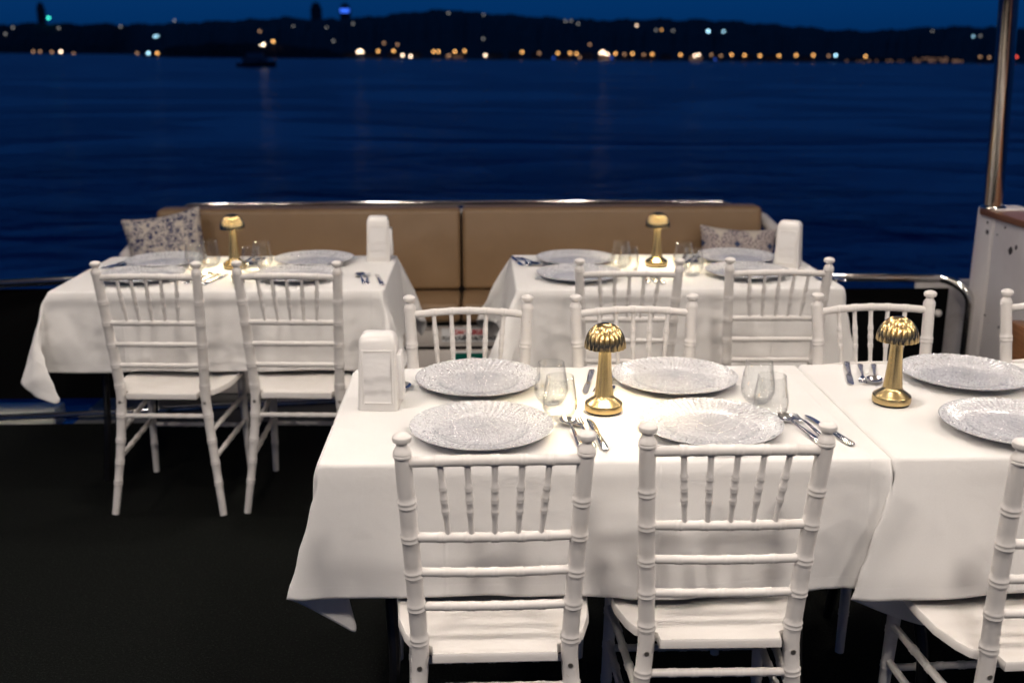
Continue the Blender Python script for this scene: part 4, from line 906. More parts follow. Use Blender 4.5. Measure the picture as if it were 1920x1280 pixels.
     55,54,56,54,54,55,55,48,1,1,-18,-56,-54,-56,-54,-54,-55,-55,-54,-53,-55,-55,22,55,54,56,54,54,55,55,54,56,54,48,0,2,-18,-56,-55,-54,-55,-54,-55,-55,-54,
     -54,-56,-54,24,54,55,54,55,54,55,55,54,56,54,48,0,0,-16,-56,-55,-55,-54,-54,-55,-55,-54,-56,-54,-55,24,55,55,55,54,54,56,54,55,55,54,48,0,0,-16,-56,-56,
     -54,-55,-55,-54,-54,-54,-56,-54,-55,24,55,55,55,54,55,55,54,55,55,54,48,0,1,-17,-56,-56,-54,-54,-56,-54,-54,-55,-55,-54,-56,25,55,55,54,55,55,54,55,55,
     55,55,47,-1,-1,-14,-56,-56,-54,-54,-56,-54,-54,-55,-55,-54,-54,24,54,56,54,54,56,54,54,55,55,55,47,-1,-1,-14,-56,-56,-54,-55,-55,-54,-55,-55,-54,-55,-53,
     24,55,55,54,55,55,54,54,56,54,56,46,-2,4,-18,-56,-56,-54,-55,-55,-54,-55,-54,-55,-54,-56,27,55,54,55,55,55,53,54,56,54,56,46,-1,0,-15,-57,-55,-54,-55,
     -55,-54,-55,-54,-55,-54,-55,28,55,55,53,54,56,54,53,55,55,55,46,0,-2,-14,-57,-55,-54,-54,-56,-54,-54,-55,-55,-54,-56,31,54,55,54,55,53,52,55,55,54,55,47,
     0,0,-16,-57,-55,-55,-55,-54,-54,-54,-54,-56,-54,-55,35,53,54,54,54,53,54,52,53,55,54,48,-1,-1,-14,-58,-54,-55,-55,-54,-55,-55,-54,-54,-54,-54,40,54,47,
     52,52,53,54,55,53,54,56,48,2,-1,-17,-58,-54,-55,-55,-54,-55,-53,-54,-54,-54,-54,47,53,54,52,46,53,45,54,54,54,56,47,0,2,-18,-57,-54,-55,-55,-54,-56,-52,
     -55,-53,-54,-54,56,54,50,55,45,54,50,42,50,54,56,48,1,1,-17,-57,-54,-56,-54,-55,-53,-55,-55,-54,-52,-54,60,54,54,47,54,54,52,51,44,38,57,48,1,0,-16,-56,
     -56,-54,-56,-54,-54,-54,-54,-56,-50,-54,62,55,49,49,47,54,44,53,50,50,51,50,2,2,-3,1,2,-2,1,-2,3,0,-2,-1,-1,2,2,-1,-3,1,-1,1,0,-1,2,2,0,-2,0,2,-3,-1,1,2,
     0,-2,0,1,0,1,-1,-2,0,1,1,1,-18,-57,-56,-55,-55,-55,-55,-55,-55,-50,-52,-54,55,55,54,44,54,51,37,41,49,48,49,54,1,-4,0,-2,0,0,0,0,0,0,-1,0,0,0,0,0,-1,0,0,
     0,0,0,0,1,-1,0,0,1,-1,0,0,0,0,0,-1,1,-1,0,-1,0,0,0,0,0,-2,-42,-54,-53,-55,-54,-54,-56,-52,-53,-47,-52,42,50,54,52,52,44,54,50,45,17,54,14,-2,0,-2,-2,0,0,
     0,0,0,0,0,-1,-1,0,0,0,0,0,0,0,0,0,0,0,0,0,0,0,0,0,0,0,-1,0,-1,0,0,0,0,0,-1,0,-1,0,0,-8,-39,-54,-53,-52,-54,-54,-36,-52,-52,-53,31,50,49,42,53,48,48,40,
     29,45,30,0,-2,0,-2,-1,-2,1,0,-1,1,-2,0,0,0,0,0,0,0,0,0,0,0,0,0,-1,1,-1,1,-1,1,-1,0,0,-1,0,0,0,0,0,-1,-1,1,-1,0,0,-1,-5,-14,-35,-47,-55,-53,-50,-44,-52,
     -38,-52,4,50,46,50,49,47,32,30,42,40,20,-6,-3,0,-1,-1,-1,-2,1,0,-1,0,0,0,-1,0,0,-1,1,-1,1,-1,0,0,0,0,0,0,0,0,0,0,0,0,0,0,-1,1,0,-1,-1,0,0,0,0,-1,-1,-4,
     -6,-22,-34,-40,-46,-55,-55,-39,-49,-54,-6,49,49,49,43,32,32,44,37,34,9,-6,-6,0,0,-1,-1,-2,0,0,0,0,-1,-1,0,0,0,0,0,0,0,0,0,0,0,0,0,0,0,0,0,0,0,-1,1,-1,0,
     0,0,-1,0,0,0,-1,1,-2,-1,-4,-3,-8,-36,-32,-36,-39,-48,-53,-48,-52,-20,49,49,40,32,40,35,37,39,28,-1,-6,-6,0,-2,0,0,-1,-1,0,-1,0,-1,0,0,0,-1,0,0,1,-1,-1,0,
     1,-1,0,1,0,0,0,0,0,-1,0,1,-1,0,0,0,0,-1,0,0,2,-1,-2,-2,1,-8,0,-29,-30,-36,-40,-34,-42,-52,-50,-24,45,35,36,36,36,36,41,39,18,-8,-7,-5,0,-2,0,-1,-1,-1,-1,
     0,0,0,-1,0,-1,0,0,0,0,0,0,0,0,0,0,0,0,0,0,0,0,0,0,0,0,-1,1,-1,-1,1,-1,0,2,-1,1,-4,0,-2,2,-28,-30,-28,-40,-36,-36,-36,-44,-44,35,35,36,37,37,40,38,41,1,
     -6,-10,-2,-4,0,-1,-1,0,-2,0,0,-1,0,-1,0,0,0,0,-1,1,-1,1,0,0,0,0,-1,1,0,0,0,0,-1,0,0,0,0,-1,0,0,0,0,1,1,0,8,2,4,2,-16,-17,-31,-28,-37,-39,-38,-36,-34,-54,
     36,35,37,40,40,40,40,23,-3,-4,-10,-4,-4,-1,-1,0,0,-2,-1,1,-2,0,0,0,-1,0,0,0,0,1,0,-1,0,0,0,0,0,0,0,1,-1,-1,0,0,0,0,0,0,0,0,0,1,1,0,7,8,-1,4,-16,-16,-16,
     -32,-38,-38,-37,-37,-36,-54,36,35,41,41,40,40,40,6,5,-12,-9,-3,-7,-1,-1,1,-1,-2,-1,0,0,-1,0,-1,0,0,0,0,0,0,1,-1,0,0,0,0,0,0,0,0,0,0,0,0,0,0,-1,-1,0,1,0,
     1,0,4,6,7,9,0,-1,-31,-14,-31,-31,-39,-38,-37,-37,-53,34,42,40,40,40,42,29,-1,5,-13,-9,-4,-7,-1,0,0,-1,-2,-1,1,-2,0,0,0,0,-1,0,0,0,1,1,-1,0,0,-1,1,0,-1,0,
     1,0,-1,0,-1,0,1,-1,0,0,0,0,2,0,4,6,7,9,1,7,-31,-18,-24,-29,-38,-39,-37,-38,]]),
    'B': (1.23, 0.7, 0.3, 0.31, 0.3, 0.29, 67, 47, [
    [
     294,-72,-12,-7,-7,-8,-44,-29,-20,-7,-7,-49,-18,-8,0,0,-1,0,0,0,-1,-1,0,0,-1,0,-1,0,0,-1,0,0,0,0,0,-1,1,-1,-1,0,0,0,0,0,-1,0,-1,0,0,-1,-1,-2,-1,-1,-1,-34,
     -11,-34,-22,-28,-33,-10,-7,-6,-28,-26,-22,-76,674,-68,-74,-7,-7,-8,-32,-32,-13,-4,-4,-47,-12,-12,0,0,-1,0,-1,0,0,-1,0,0,-1,0,0,0,0,-1,-1,0,0,0,0,0,0,0,
     -2,0,0,0,0,0,-1,-1,0,0,0,-2,0,-2,0,0,0,-34,-11,-35,-20,-26,-24,-6,-5,-31,-12,-26,-68,-66,723,-72,-58,-71,-7,-7,-32,-7,-7,-8,-12,-30,-31,-1,0,0,-2,-2,0,0,
     0,0,-2,0,0,0,0,0,-2,0,0,0,0,0,0,0,0,-1,-1,0,0,0,0,0,0,-1,-1,0,0,-1,0,-1,-2,0,0,-18,-35,-17,-40,-22,-2,-3,-34,-25,-8,-64,-48,-63,753,-57,-60,-72,-57,-6,
     -4,-30,-3,-7,-11,-35,-9,-7,0,-2,0,0,-2,0,0,0,-1,-1,0,0,0,0,-1,-1,0,0,0,0,0,0,-2,0,0,0,0,0,0,0,0,-1,-1,0,0,-1,0,0,-1,0,-2,-14,-38,-18,-34,-6,-15,-25,-23,
     -24,-17,-82,-48,-74,826,-80,-48,-70,-54,-56,-5,-15,-11,-3,-14,-8,-30,0,0,0,-2,0,0,0,-2,1,-1,0,0,0,0,0,-1,-1,0,0,0,0,0,0,0,0,-1,-1,0,0,0,0,0,-1,0,0,-1,0,
     0,0,0,-2,0,-6,-46,-24,-16,-5,-8,-21,-18,-38,-70,-76,-70,-72,924,-80,-76,-62,-62,-58,-45,-11,-2,-2,-1,-27,-16,0,0,0,0,-2,-2,1,-1,0,0,0,0,0,-1,0,-1,0,0,0,
     0,0,0,0,0,0,0,0,-1,-1,0,0,0,0,0,0,0,-2,0,0,-1,0,-1,0,-46,-12,-15,-13,-4,-12,-66,-67,-70,-69,-77,-71,1016,-71,-87,-54,-58,-64,-68,-36,-9,-3,-8,-12,-11,-1,
     0,-2,0,0,-2,0,0,0,0,0,0,-1,0,0,-1,0,0,0,0,0,0,0,0,0,0,0,0,0,-1,-1,0,0,0,0,0,0,0,-1,-1,0,0,0,-38,-21,-11,-3,-3,-77,-69,-62,-76,-62,-81,-73,1070,-62,-56,
     -80,-28,-72,-64,-65,-27,-6,0,-12,-12,-1,-2,1,-1,-1,0,0,0,0,0,-1,0,-1,0,0,0,0,0,0,0,0,0,0,0,0,0,0,0,-1,0,-1,0,0,0,0,0,0,0,-1,0,0,-1,0,-22,-28,-3,-3,-56,
     -83,-75,-60,-75,-63,-82,-73,1144,-54,-69,-50,-59,-41,-70,-67,-65,-18,0,-18,-2,-1,-1,1,-1,0,0,0,-1,0,0,0,-1,0,0,0,0,0,0,0,0,0,0,0,0,0,0,0,0,0,0,0,-1,0,0,
     0,-1,0,0,0,0,0,0,0,-25,-13,-3,-38,-79,-78,-82,-61,-73,-64,-83,-76,1239,-62,-54,-48,-63,-62,-53,-60,-70,-66,-8,-8,-6,0,0,0,0,-1,0,0,-1,0,0,0,0,0,0,0,0,0,
     0,0,0,0,0,0,0,0,0,0,0,0,0,0,0,0,0,0,-1,0,0,-1,0,0,0,0,-16,-7,-25,-80,-79,-75,-50,-91,-67,-71,-61,-58,1240,-37,-27,-43,-63,-61,-61,-66,-65,-61,-68,-2,-1,
     -1,0,0,-1,0,-1,0,0,0,0,0,0,0,0,0,0,0,0,0,0,0,0,0,0,0,0,0,0,0,0,0,0,0,0,0,0,0,0,0,0,-1,1,0,-7,-13,-78,-68,-39,-52,-86,-44,-66,-57,-59,-59,1194,-37,-57,
     -57,-54,-53,-54,-64,-45,-55,-70,-24,4,0,0,0,0,0,0,0,0,0,0,0,0,0,0,0,0,0,0,0,0,0,0,0,0,0,0,0,0,0,0,0,0,0,0,0,0,0,0,0,0,0,0,3,-3,-55,-55,-46,-64,-54,-25,
     -67,-40,-70,-48,-58,1146,-54,-39,-63,-47,-55,-62,-46,-60,-48,-66,-28,4,0,0,0,0,0,0,0,0,0,0,0,0,0,0,0,0,0,0,0,0,0,0,0,0,0,0,0,0,0,0,0,0,0,0,0,0,0,0,0,0,0,
     0,0,-1,-53,-56,-54,-54,-48,-40,-28,-70,-38,-60,-58,1124,-44,-66,-40,-64,-56,-47,-59,-44,-54,-62,-32,4,0,-2,-52,-40,-46,-51,-63,-33,-64,-54,-38,-68,-51,
     1130,-48,-65,-43,-52,-66,-54,-46,-54,-50,-61,-33,4,0,-2,-52,-55,-45,-56,-32,-47,-63,-42,-63,-47,-55,1129,-56,-50,-62,-39,-55,-54,-62,-48,-54,-61,-33,4,0,
     -2,-52,-50,-58,-44,-66,-46,-34,-49,-66,-55,-52,1153,-57,-64,-60,-50,-44,-62,-45,-60,-47,-61,-32,3,0,-2,-52,-54,-48,-51,-66,-46,-62,-49,-36,-50,-60,1144,
     -56,-46,-57,-63,-45,-61,-43,-54,-53,-62,-30,2,0,-2,-52,-52,-58,-55,-47,-61,-45,-65,-52,-41,-65,1158,-43,-67,-51,-48,-60,-48,-60,-50,-46,-63,-29,2,0,-2,
     -52,-47,-52,-57,-64,-46,-61,-46,-55,-63,-52,1161,-45,-63,-45,-59,-46,-64,-43,-55,-64,-54,-28,2,0,-2,-52,-55,-47,-60,-48,-64,-52,-48,-63,-49,-59,1175,-64,
     -49,-61,-42,-63,-43,-64,-53,-50,-61,-28,2,0,-2,-52,-48,-52,-62,-46,-64,-50,-63,-48,-59,-57,1169,-47,-57,-48,-55,-65,-44,-58,-48,-54,-64,-28,2,0,-2,-52,
     -55,-54,-47,-62,-46,-62,-48,-64,-48,-54,1160,-55,-43,-66,-54,-44,-58,-49,-61,-46,-64,-28,2,0,-2,-52,-49,-59,-47,-61,-52,-48,-60,-54,-61,-49,1173,-68,-53,
     -42,-60,-48,-56,-62,-53,-47,-64,-28,2,0,-2,-52,-55,-49,-60,-46,-55,-60,-48,-63,-48,-53,1159,-40,-54,-64,-46,-65,-55,-47,-55,-59,-57,-28,2,0,-2,-52,-52,
     -56,-48,-62,-56,-52,-46,-62,-58,-48,1168,-49,-63,-48,-62,-48,-53,-59,-55,-47,-64,-27,1,0,-2,-52,-52,-52,-58,-45,-53,-58,-60,-49,-59,-42,1156,-59,-49,-60,
     -50,-59,-53,-48,-60,-46,-64,-28,2,0,-2,-52,-50,-57,-47,-62,-46,-58,-50,-62,-46,-57,1165,-53,-63,-58,-42,-60,-50,-60,-46,-54,-64,-28,2,0,-2,-52,-54,-44,
     -64,-48,-58,-47,-63,-47,-61,-49,1169,-54,-54,-58,-62,-45,-62,-49,-60,-46,-64,-28,2,0,-2,-52,-48,-60,-50,-58,-49,-64,-55,-52,-52,-38,1158,-64,-55,-45,-60,
     -45,-63,-48,-62,-46,-64,-28,2,0,-2,-52,-46,-55,-63,-47,-60,-41,-52,-54,-56,-56,1156,-62,-46,-59,-44,-61,-46,-62,-48,-54,-64,-28,2,0,-2,-52,-54,-50,-59,
     -41,-54,-63,-51,-67,-53,-53,1163,-45,-55,-48,-66,-47,-60,-47,-64,-42,-64,-28,2,0,-2,-52,-49,-61,-46,-62,-54,-46,-66,-52,-43,-52,1137,-50,-36,-47,-69,-56,
     -44,-62,-57,-53,-54,-26,2,0,-2,-52,-56,-48,-61,-44,-55,-62,-44,-53,-67,-56,1136,-40,-58,-42,-31,-58,-65,-59,-43,-53,-64,-24,1,0,-2,-52,-49,-60,-44,-57,
     -58,-46,-64,-42,-57,-57,1091,-53,-30,-35,-53,-31,-49,-53,-63,-46,-69,-23,2,0,-2,-52,-55,-53,-44,-53,-55,-66,-45,-69,-54,-52,1076,-54,-52,-36,-38,-33,-31,
     -46,-45,-51,-71,-21,2,0,-1,-53,-54,-48,-58,-56,-56,-54,-44,-71,-41,-58,1056,-48,-48,-54,-65,-33,-32,-48,-43,-41,-34,-20,4,0,0,0,0,0,0,0,0,0,0,0,0,0,0,0,
     0,0,0,0,0,0,0,0,0,0,0,0,0,0,0,0,0,0,0,0,0,0,0,0,0,0,0,0,-1,-53,-56,-54,-52,-58,-52,-52,-48,-35,-66,-51,1008,-60,-58,-50,-14,-49,-65,-28,-24,-12,-29,-41,
     2,0,0,-1,0,-1,0,0,0,0,0,0,0,0,0,0,0,0,0,0,0,0,0,0,0,0,0,0,0,0,0,0,0,0,0,0,0,0,0,0,-1,0,-1,0,-1,-23,-40,-62,-54,-52,-51,-51,-40,-50,-71,-49,928,-40,-38,
     -18,-38,-66,-14,-22,-28,-31,-61,-16,-6,0,-2,-2,0,0,0,0,0,0,0,0,0,0,0,0,0,0,0,0,0,0,0,0,0,0,0,0,0,0,0,0,0,0,0,0,0,0,-1,0,0,0,0,-1,0,-40,-18,-24,-45,-49,
     -52,-57,-55,-54,-46,-50,914,-42,-32,-46,-70,-15,-13,-42,-52,-43,-12,-52,1,0,-2,0,-1,0,0,-1,0,0,0,0,0,0,0,0,0,0,0,0,0,0,0,0,0,0,0,0,0,0,0,-1,1,0,0,-1,0,0,
     0,1,0,-1,-1,0,-4,-60,-19,-18,-18,-32,-39,-41,-61,-48,-46,-52,910,-50,-64,-72,-16,-14,-42,-54,-42,-16,-67,-29,0,0,0,0,-2,-1,0,1,-1,-1,0,0,0,0,0,0,0,0,0,0,
     0,0,0,0,0,0,0,0,0,-1,0,0,0,0,0,0,-1,0,0,1,-1,0,-2,1,-3,-34,-79,-13,-16,-16,-44,-35,-35,-9,-55,-58,856,-70,-47,-21,-16,-51,-34,-49,-20,-32,-90,-21,-1,0,0,
     0,-1,-1,0,0,0,-1,0,-1,0,0,0,0,0,0,0,0,0,0,0,0,0,0,0,0,-1,0,0,-1,0,1,-1,0,0,0,0,0,0,-2,0,-3,0,-14,-95,-51,-15,-14,-13,-21,-26,-52,-40,-28,798,-32,-19,-25,
     -52,-26,-46,-24,-18,-66,-96,-12,-1,-1,0,0,-1,-1,0,0,0,0,0,0,-1,0,-1,1,-1,0,0,1,-1,0,0,0,0,0,0,0,-1,-1,0,0,0,0,0,0,0,0,0,-1,-3,1,-1,0,-1,-5,-77,-98,-27,
     -13,-15,-22,-16,-41,-25,-40,827,-15,-46,-34,-24,-44,-27,-15,-40,-86,-98,-6,-1,0,-1,0,0,-1,-1,0,0,0,0,0,0,-1,0,0,0,0,0,-1,0,0,0,0,0,0,0,-1,0,-1,0,0,0,0,0,
     -1,0,0,0,1,-4,-1,0,-1,-4,0,-54,-100,-83,-13,-14,-22,-19,-15,-23,-33,866,-44,-25,-30,-31,-42,-22,-14,-92,-84,-85,0,-2,-2,0,0,-1,0,-2,0,0,0,-1,1,-1,0,0,-1,
     1,0,-1,0,0,0,-1,0,0,0,0,0,-1,0,0,0,-1,1,0,0,0,0,0,0,-4,0,-1,-1,-4,0,-60,-65,-105,-55,-13,-18,-24,-15,-26,-17,910,-43,-29,-44,-18,-18,-30,-28,-104,-86,
     -93,-2,-1,0,0,0,0,0,-1,-1,0,0,0,-1,0,0,0,0,0,-1,0,0,0,-1,0,0,0,0,0,0,0,-1,0,0,-1,0,0,0,1,0,-1,-2,0,-1,-2,-4,0,0,-52,-51,-105,-106,-19,-21,-16,-22,-16,
     -29,975,-42,-44,-18,-19,-19,-18,-86,-84,-103,-88,1,-2,0,0,0,0,-2,0,0,0,0,0,0,-1,0,0,0,0,0,-1,0,0,0,-1,1,0,0,-1,0,-1,0,0,0,0,-1,0,0,0,-1,0,0,-2,0,-1,-5,
     -2,-2,-1,-91,-92,-106,-80,-19,-15,-17,-17,-24,1020,-44,-18,-18,-18,-18,-40,-100,-94,-98,-90,0,0,0,0,0,0,-2,0,-1,0,0,0,0,0,0,0,-1,0,0,0,0,0,0,0,0,0,-1,0,
     0,-1,0,0,0,0,-1,0,0,0,-1,0,0,0,0,0,0,-2,-2,0,-77,-95,-107,-102,-54,-15,-18,-16,-16,],
    [
     548,-28,-14,10,-3,15,-52,-44,-36,26,27,55,40,29,3,2,-6,0,3,5,-13,7,-2,2,10,-1,-11,-2,4,6,-2,4,-8,1,5,-8,1,7,-8,-4,2,6,5,-7,8,-6,3,-4,5,-14,-8,18,-7,13,
     -10,-52,-32,-51,-44,-47,-50,25,-23,2,34,31,29,21,110,-31,-24,1,-4,15,-47,-47,-27,20,20,54,35,33,5,-10,8,0,-8,6,-7,9,1,-1,-10,4,6,-2,-8,9,-7,6,-6,5,-2,6,
     1,-10,10,-3,-9,8,-5,0,9,-9,7,1,-3,-14,-4,18,3,1,-6,-50,-33,-51,-42,-46,-46,16,-12,32,23,32,27,27,107,-28,-36,-27,12,7,-46,-22,-22,-24,34,48,50,6,8,8,-16,
     8,-5,1,10,0,-11,-5,10,-4,4,-5,9,-7,5,-6,2,6,-1,-1,4,-12,8,-9,6,-2,9,-1,-7,9,-13,-1,-3,10,-3,-7,14,-6,9,-41,-50,-40,-52,-44,-14,-14,30,30,20,25,37,28,104,
     -35,-34,-27,-34,-4,-3,-45,-8,-22,32,50,30,28,-2,-10,4,-10,14,0,-8,0,8,-8,1,4,-9,2,10,-10,0,9,1,-6,-2,8,-9,7,-4,3,-8,6,-1,5,-7,11,-9,7,-2,-9,-6,-1,13,-2,
     10,-35,-52,-41,-50,-27,-37,30,28,30,25,14,37,20,102,-21,-37,-28,-36,-36,2,-32,-28,-8,38,29,48,-1,-2,11,-13,5,-3,-1,10,1,-7,5,0,-7,7,0,-6,8,-2,-7,1,10,-2,
     0,-9,2,9,-11,6,-6,7,-5,-4,9,2,-2,-8,8,-4,-2,-6,16,-2,-22,-55,-45,-40,-21,-29,27,21,41,27,20,-6,7,105,-14,13,-33,-32,-35,-38,-27,-4,-2,0,47,39,-6,6,-8,6,
     -10,14,0,-7,-1,8,-8,0,6,-8,-2,10,-6,-2,9,1,-9,1,-2,8,0,-5,3,-6,9,-7,8,-2,-6,-2,2,6,-10,-2,-3,11,6,-10,-6,-54,-34,-38,-35,1,16,32,-3,27,-1,25,-4,80,10,
     -14,24,-38,-26,-23,-39,-26,-12,28,34,32,-2,-11,10,-9,-1,13,-8,4,-6,8,-8,8,-6,5,-5,8,-1,-7,8,-5,-1,6,-1,-5,0,4,-5,6,-6,6,-7,2,6,-7,3,-1,5,0,-6,-6,1,9,-8,
     -51,-44,-33,-2,-4,-5,9,29,2,25,-13,13,26,11,13,2,28,-16,-26,-26,-38,-20,6,35,33,-13,14,-5,-6,10,-4,2,-4,6,-6,8,-7,7,-8,4,-6,0,6,-6,8,0,-7,-1,0,6,2,-7,6,
     -7,8,-8,6,-5,7,-6,4,-4,4,-6,9,-1,-7,5,-45,-49,-8,-16,15,-13,-2,31,5,24,-17,11,-37,17,5,38,-7,25,1,-23,-26,-33,-8,40,6,14,-3,1,-8,8,-3,-3,8,-6,0,5,-6,7,
     -6,0,6,0,-6,5,-3,0,4,-4,3,-3,0,2,-2,4,-4,4,-4,4,-4,4,-4,5,-5,4,-4,-2,6,0,-45,-36,-13,21,-5,-6,-15,30,7,24,-20,0,-76,10,28,40,-20,4,16,8,-9,-19,-32,29,23,
     2,1,-1,-8,8,0,0,0,0,-1,1,0,0,0,0,-6,4,2,-6,6,0,-6,5,-2,2,0,-1,1,-1,2,-2,2,-2,2,-2,2,-2,2,1,0,-1,0,0,-38,-26,20,-20,-8,8,15,3,16,16,4,6,-78,6,1,7,-7,-4,
     -1,-4,2,2,-3,7,8,5,1,0,0,0,0,0,-1,0,-1,0,0,0,0,0,0,0,0,0,0,0,0,0,0,0,0,0,0,0,0,0,0,0,0,0,0,1,1,0,1,1,0,-4,-20,14,-11,3,5,1,20,-10,12,-6,2,0,-28,5,-3,-2,
     0,0,-1,-3,0,-1,0,-7,1,0,0,0,1,0,0,0,0,0,0,0,0,0,0,0,0,0,0,0,0,0,0,0,0,0,0,0,0,0,0,0,0,0,0,0,0,0,0,0,-1,-1,0,-2,-1,9,5,5,2,1,1,8,-12,9,-8,-3,-2,0,2,-2,0,
     0,-2,-2,0,-1,0,-4,1,0,0,0,0,0,0,0,0,0,0,0,0,0,0,0,0,0,0,0,0,0,0,0,0,0,0,0,0,0,0,0,0,0,0,0,0,0,0,0,0,0,0,0,-2,4,5,3,4,0,1,-1,-2,-2,-2,-2,2,-1,1,0,-1,-1,0,
     -2,0,-1,-1,-2,0,0,0,2,2,1,1,6,-1,0,1,-2,-2,-2,2,-1,1,0,-2,0,0,-2,0,-1,-1,-2,0,0,0,2,0,2,-2,9,1,-1,-1,-2,0,-2,2,-1,0,-1,0,-2,0,0,0,-2,0,-2,0,0,0,1,1,1,-1,
     0,1,8,-1,-3,-2,-1,3,-1,1,-1,-2,0,-1,1,-1,-1,-1,-1,0,0,0,1,1,0,1,-1,1,0,-1,5,-3,0,2,0,0,0,-2,0,-1,1,-2,0,-1,-1,0,0,0,1,1,0,0,0,0,0,0,0,1,-3,6,-1,0,0,-1,0,
     -2,1,-1,0,-1,-1,0,0,0,0,2,-2,1,1,0,0,0,0,-1,-1,6,-1,0,-1,0,-2,0,0,0,-1,-1,0,0,0,0,0,1,0,-1,1,1,0,0,-1,-1,0,4,0,0,0,-1,-1,0,-2,2,-2,0,0,0,0,0,0,0,1,0,1,0,
     0,-2,1,-1,0,4,0,0,-1,0,-1,0,-1,0,-1,0,0,0,0,0,0,0,0,0,0,1,1,-2,0,0,0,4,0,0,-2,0,-1,1,-2,0,0,0,0,0,0,0,0,0,0,1,0,0,0,-1,0,0,0,2,2,0,-3,1,-1,0,-1,0,0,0,0,
     0,0,0,0,0,0,0,1,0,-1,0,0,0,0,1,1,0,-1,1,-2,0,0,0,0,0,0,0,0,0,0,0,0,0,0,0,0,0,0,0,0,0,2,-2,1,-1,0,0,0,0,0,0,0,0,0,0,0,0,0,0,-1,0,1,0,0,-1,-1,2,0,0,0,0,0,
     0,0,0,0,0,0,0,0,0,0,0,0,-1,-1,1,1,0,0,-2,0,2,0,0,0,0,0,0,0,0,0,0,0,0,0,0,0,0,0,-2,0,1,1,-1,1,-2,0,2,0,0,-1,1,0,0,0,0,0,0,0,0,0,0,0,0,-1,-1,0,1,-1,1,-1,0,
     0,2,-1,-1,1,1,0,0,0,0,0,0,0,0,0,0,0,0,-2,0,0,0,-2,-1,1,0,2,2,-2,0,0,1,0,1,-1,1,0,0,0,0,0,0,0,0,-1,-1,0,0,-3,-1,-2,2,1,5,-2,0,0,0,1,-1,1,-1,2,0,0,0,0,0,0,
     0,-2,0,-2,0,-1,-2,-1,0,2,4,-2,2,-1,1,0,0,0,1,-1,1,1,0,0,0,0,-1,-1,-1,-1,-1,-1,-3,-1,2,0,4,-1,-5,2,4,0,2,1,-1,0,0,2,0,0,0,0,-2,0,-2,0,-1,-2,-3,0,0,0,-8,
     -14,19,3,-7,13,1,0,1,0,0,2,0,0,0,-1,-1,0,-2,0,-2,-2,-2,-3,1,0,-14,-16,-14,-8,32,12,12,3,3,-2,2,2,0,0,0,-2,0,0,-2,-2,-1,-1,-2,-3,-1,2,-18,-14,-14,-14,-22,
     17,37,-5,9,14,20,6,-4,0,0,0,0,0,0,0,0,0,0,0,0,0,0,0,0,0,0,0,0,0,0,0,0,0,0,0,0,0,0,0,0,0,0,0,0,0,0,0,0,0,0,0,-2,-1,1,-2,-2,1,-1,-2,-2,-16,12,0,-116,0,9,
     15,10,16,10,18,14,2,11,23,-4,-4,0,0,-1,0,2,-1,-1,1,1,0,-1,0,0,-1,1,0,0,0,0,-1,0,1,0,0,0,1,-1,0,0,0,0,-1,1,0,-1,-1,0,2,-1,1,-2,0,10,-11,-13,7,0,-3,-2,-3,
     -15,2,17,-1,-134,18,16,4,22,13,-13,8,20,25,16,-37,-5,0,13,-11,-1,0,0,0,0,0,0,0,0,0,0,-1,1,0,-1,0,0,0,0,1,0,0,0,0,0,0,0,0,0,-1,1,-1,0,0,0,0,0,1,0,7,-8,50,
     -7,-14,-17,-13,-10,24,4,5,-23,3,-114,20,9,29,21,-11,-12,25,26,24,-22,-52,2,-2,13,1,-11,3,4,-9,6,1,-6,6,-6,6,-5,5,-6,6,-6,6,-6,6,-6,6,-2,2,-3,3,-6,6,-4,6,
     -4,2,-7,7,-2,2,0,-4,-2,8,-7,11,-22,54,34,-8,-8,-18,-20,-20,-18,32,-12,-19,-81,31,26,27,-23,-2,24,27,24,1,-52,-45,1,7,-6,1,11,-12,5,1,-8,8,-6,4,-4,4,2,-6,
     5,-3,2,3,-7,4,-4,6,-6,0,0,6,-7,8,1,-6,-2,2,4,-4,5,-7,3,-5,10,-8,12,-3,-18,47,46,18,-6,-4,-22,-18,-18,-24,-32,-26,-2,22,33,-26,9,25,23,26,8,-45,-41,-42,
     10,-6,12,-3,-7,8,-9,-1,7,-5,6,-6,4,-6,6,2,-6,5,-9,2,6,-4,4,-4,6,1,-1,-6,7,-6,3,-5,5,2,-7,8,-7,2,-4,6,-6,11,6,-19,-2,36,33,52,-3,0,6,-18,-19,-34,-28,-27,
     -11,31,-24,20,26,19,27,12,-28,-53,-37,-34,8,-6,9,-7,10,-8,6,0,-7,6,-4,5,-9,5,-8,4,6,-4,4,0,-9,8,-6,5,-4,0,5,-5,9,-7,-4,6,-6,3,5,-4,5,-6,5,-8,16,1,-11,5,
     -8,22,49,28,40,4,-4,-18,-2,-30,-24,-29,-19,-10,28,22,14,28,16,-16,-50,-44,-35,-27,10,2,-9,5,-8,12,-10,1,5,-2,4,-7,3,-5,4,-5,0,4,6,-7,3,-4,8,-10,8,-2,-4,
     8,-4,4,-4,-6,8,1,-9,8,-4,3,-4,-4,19,-12,8,-14,19,-1,54,24,44,8,14,-18,-13,3,-23,-27,-56,28,14,20,20,28,-30,-12,-40,-46,-46,-8,-13,15,0,-1,-14,3,9,2,-9,8,
     -8,4,-6,6,-4,8,-1,4,-9,2,-8,8,-7,5,-2,0,3,-3,7,-7,-5,11,-8,2,3,-1,2,-4,6,-7,19,-5,-15,-2,20,-9,54,54,-7,46,-7,22,-21,0,-26,-6,-49,27,18,24,12,-8,-41,-34,
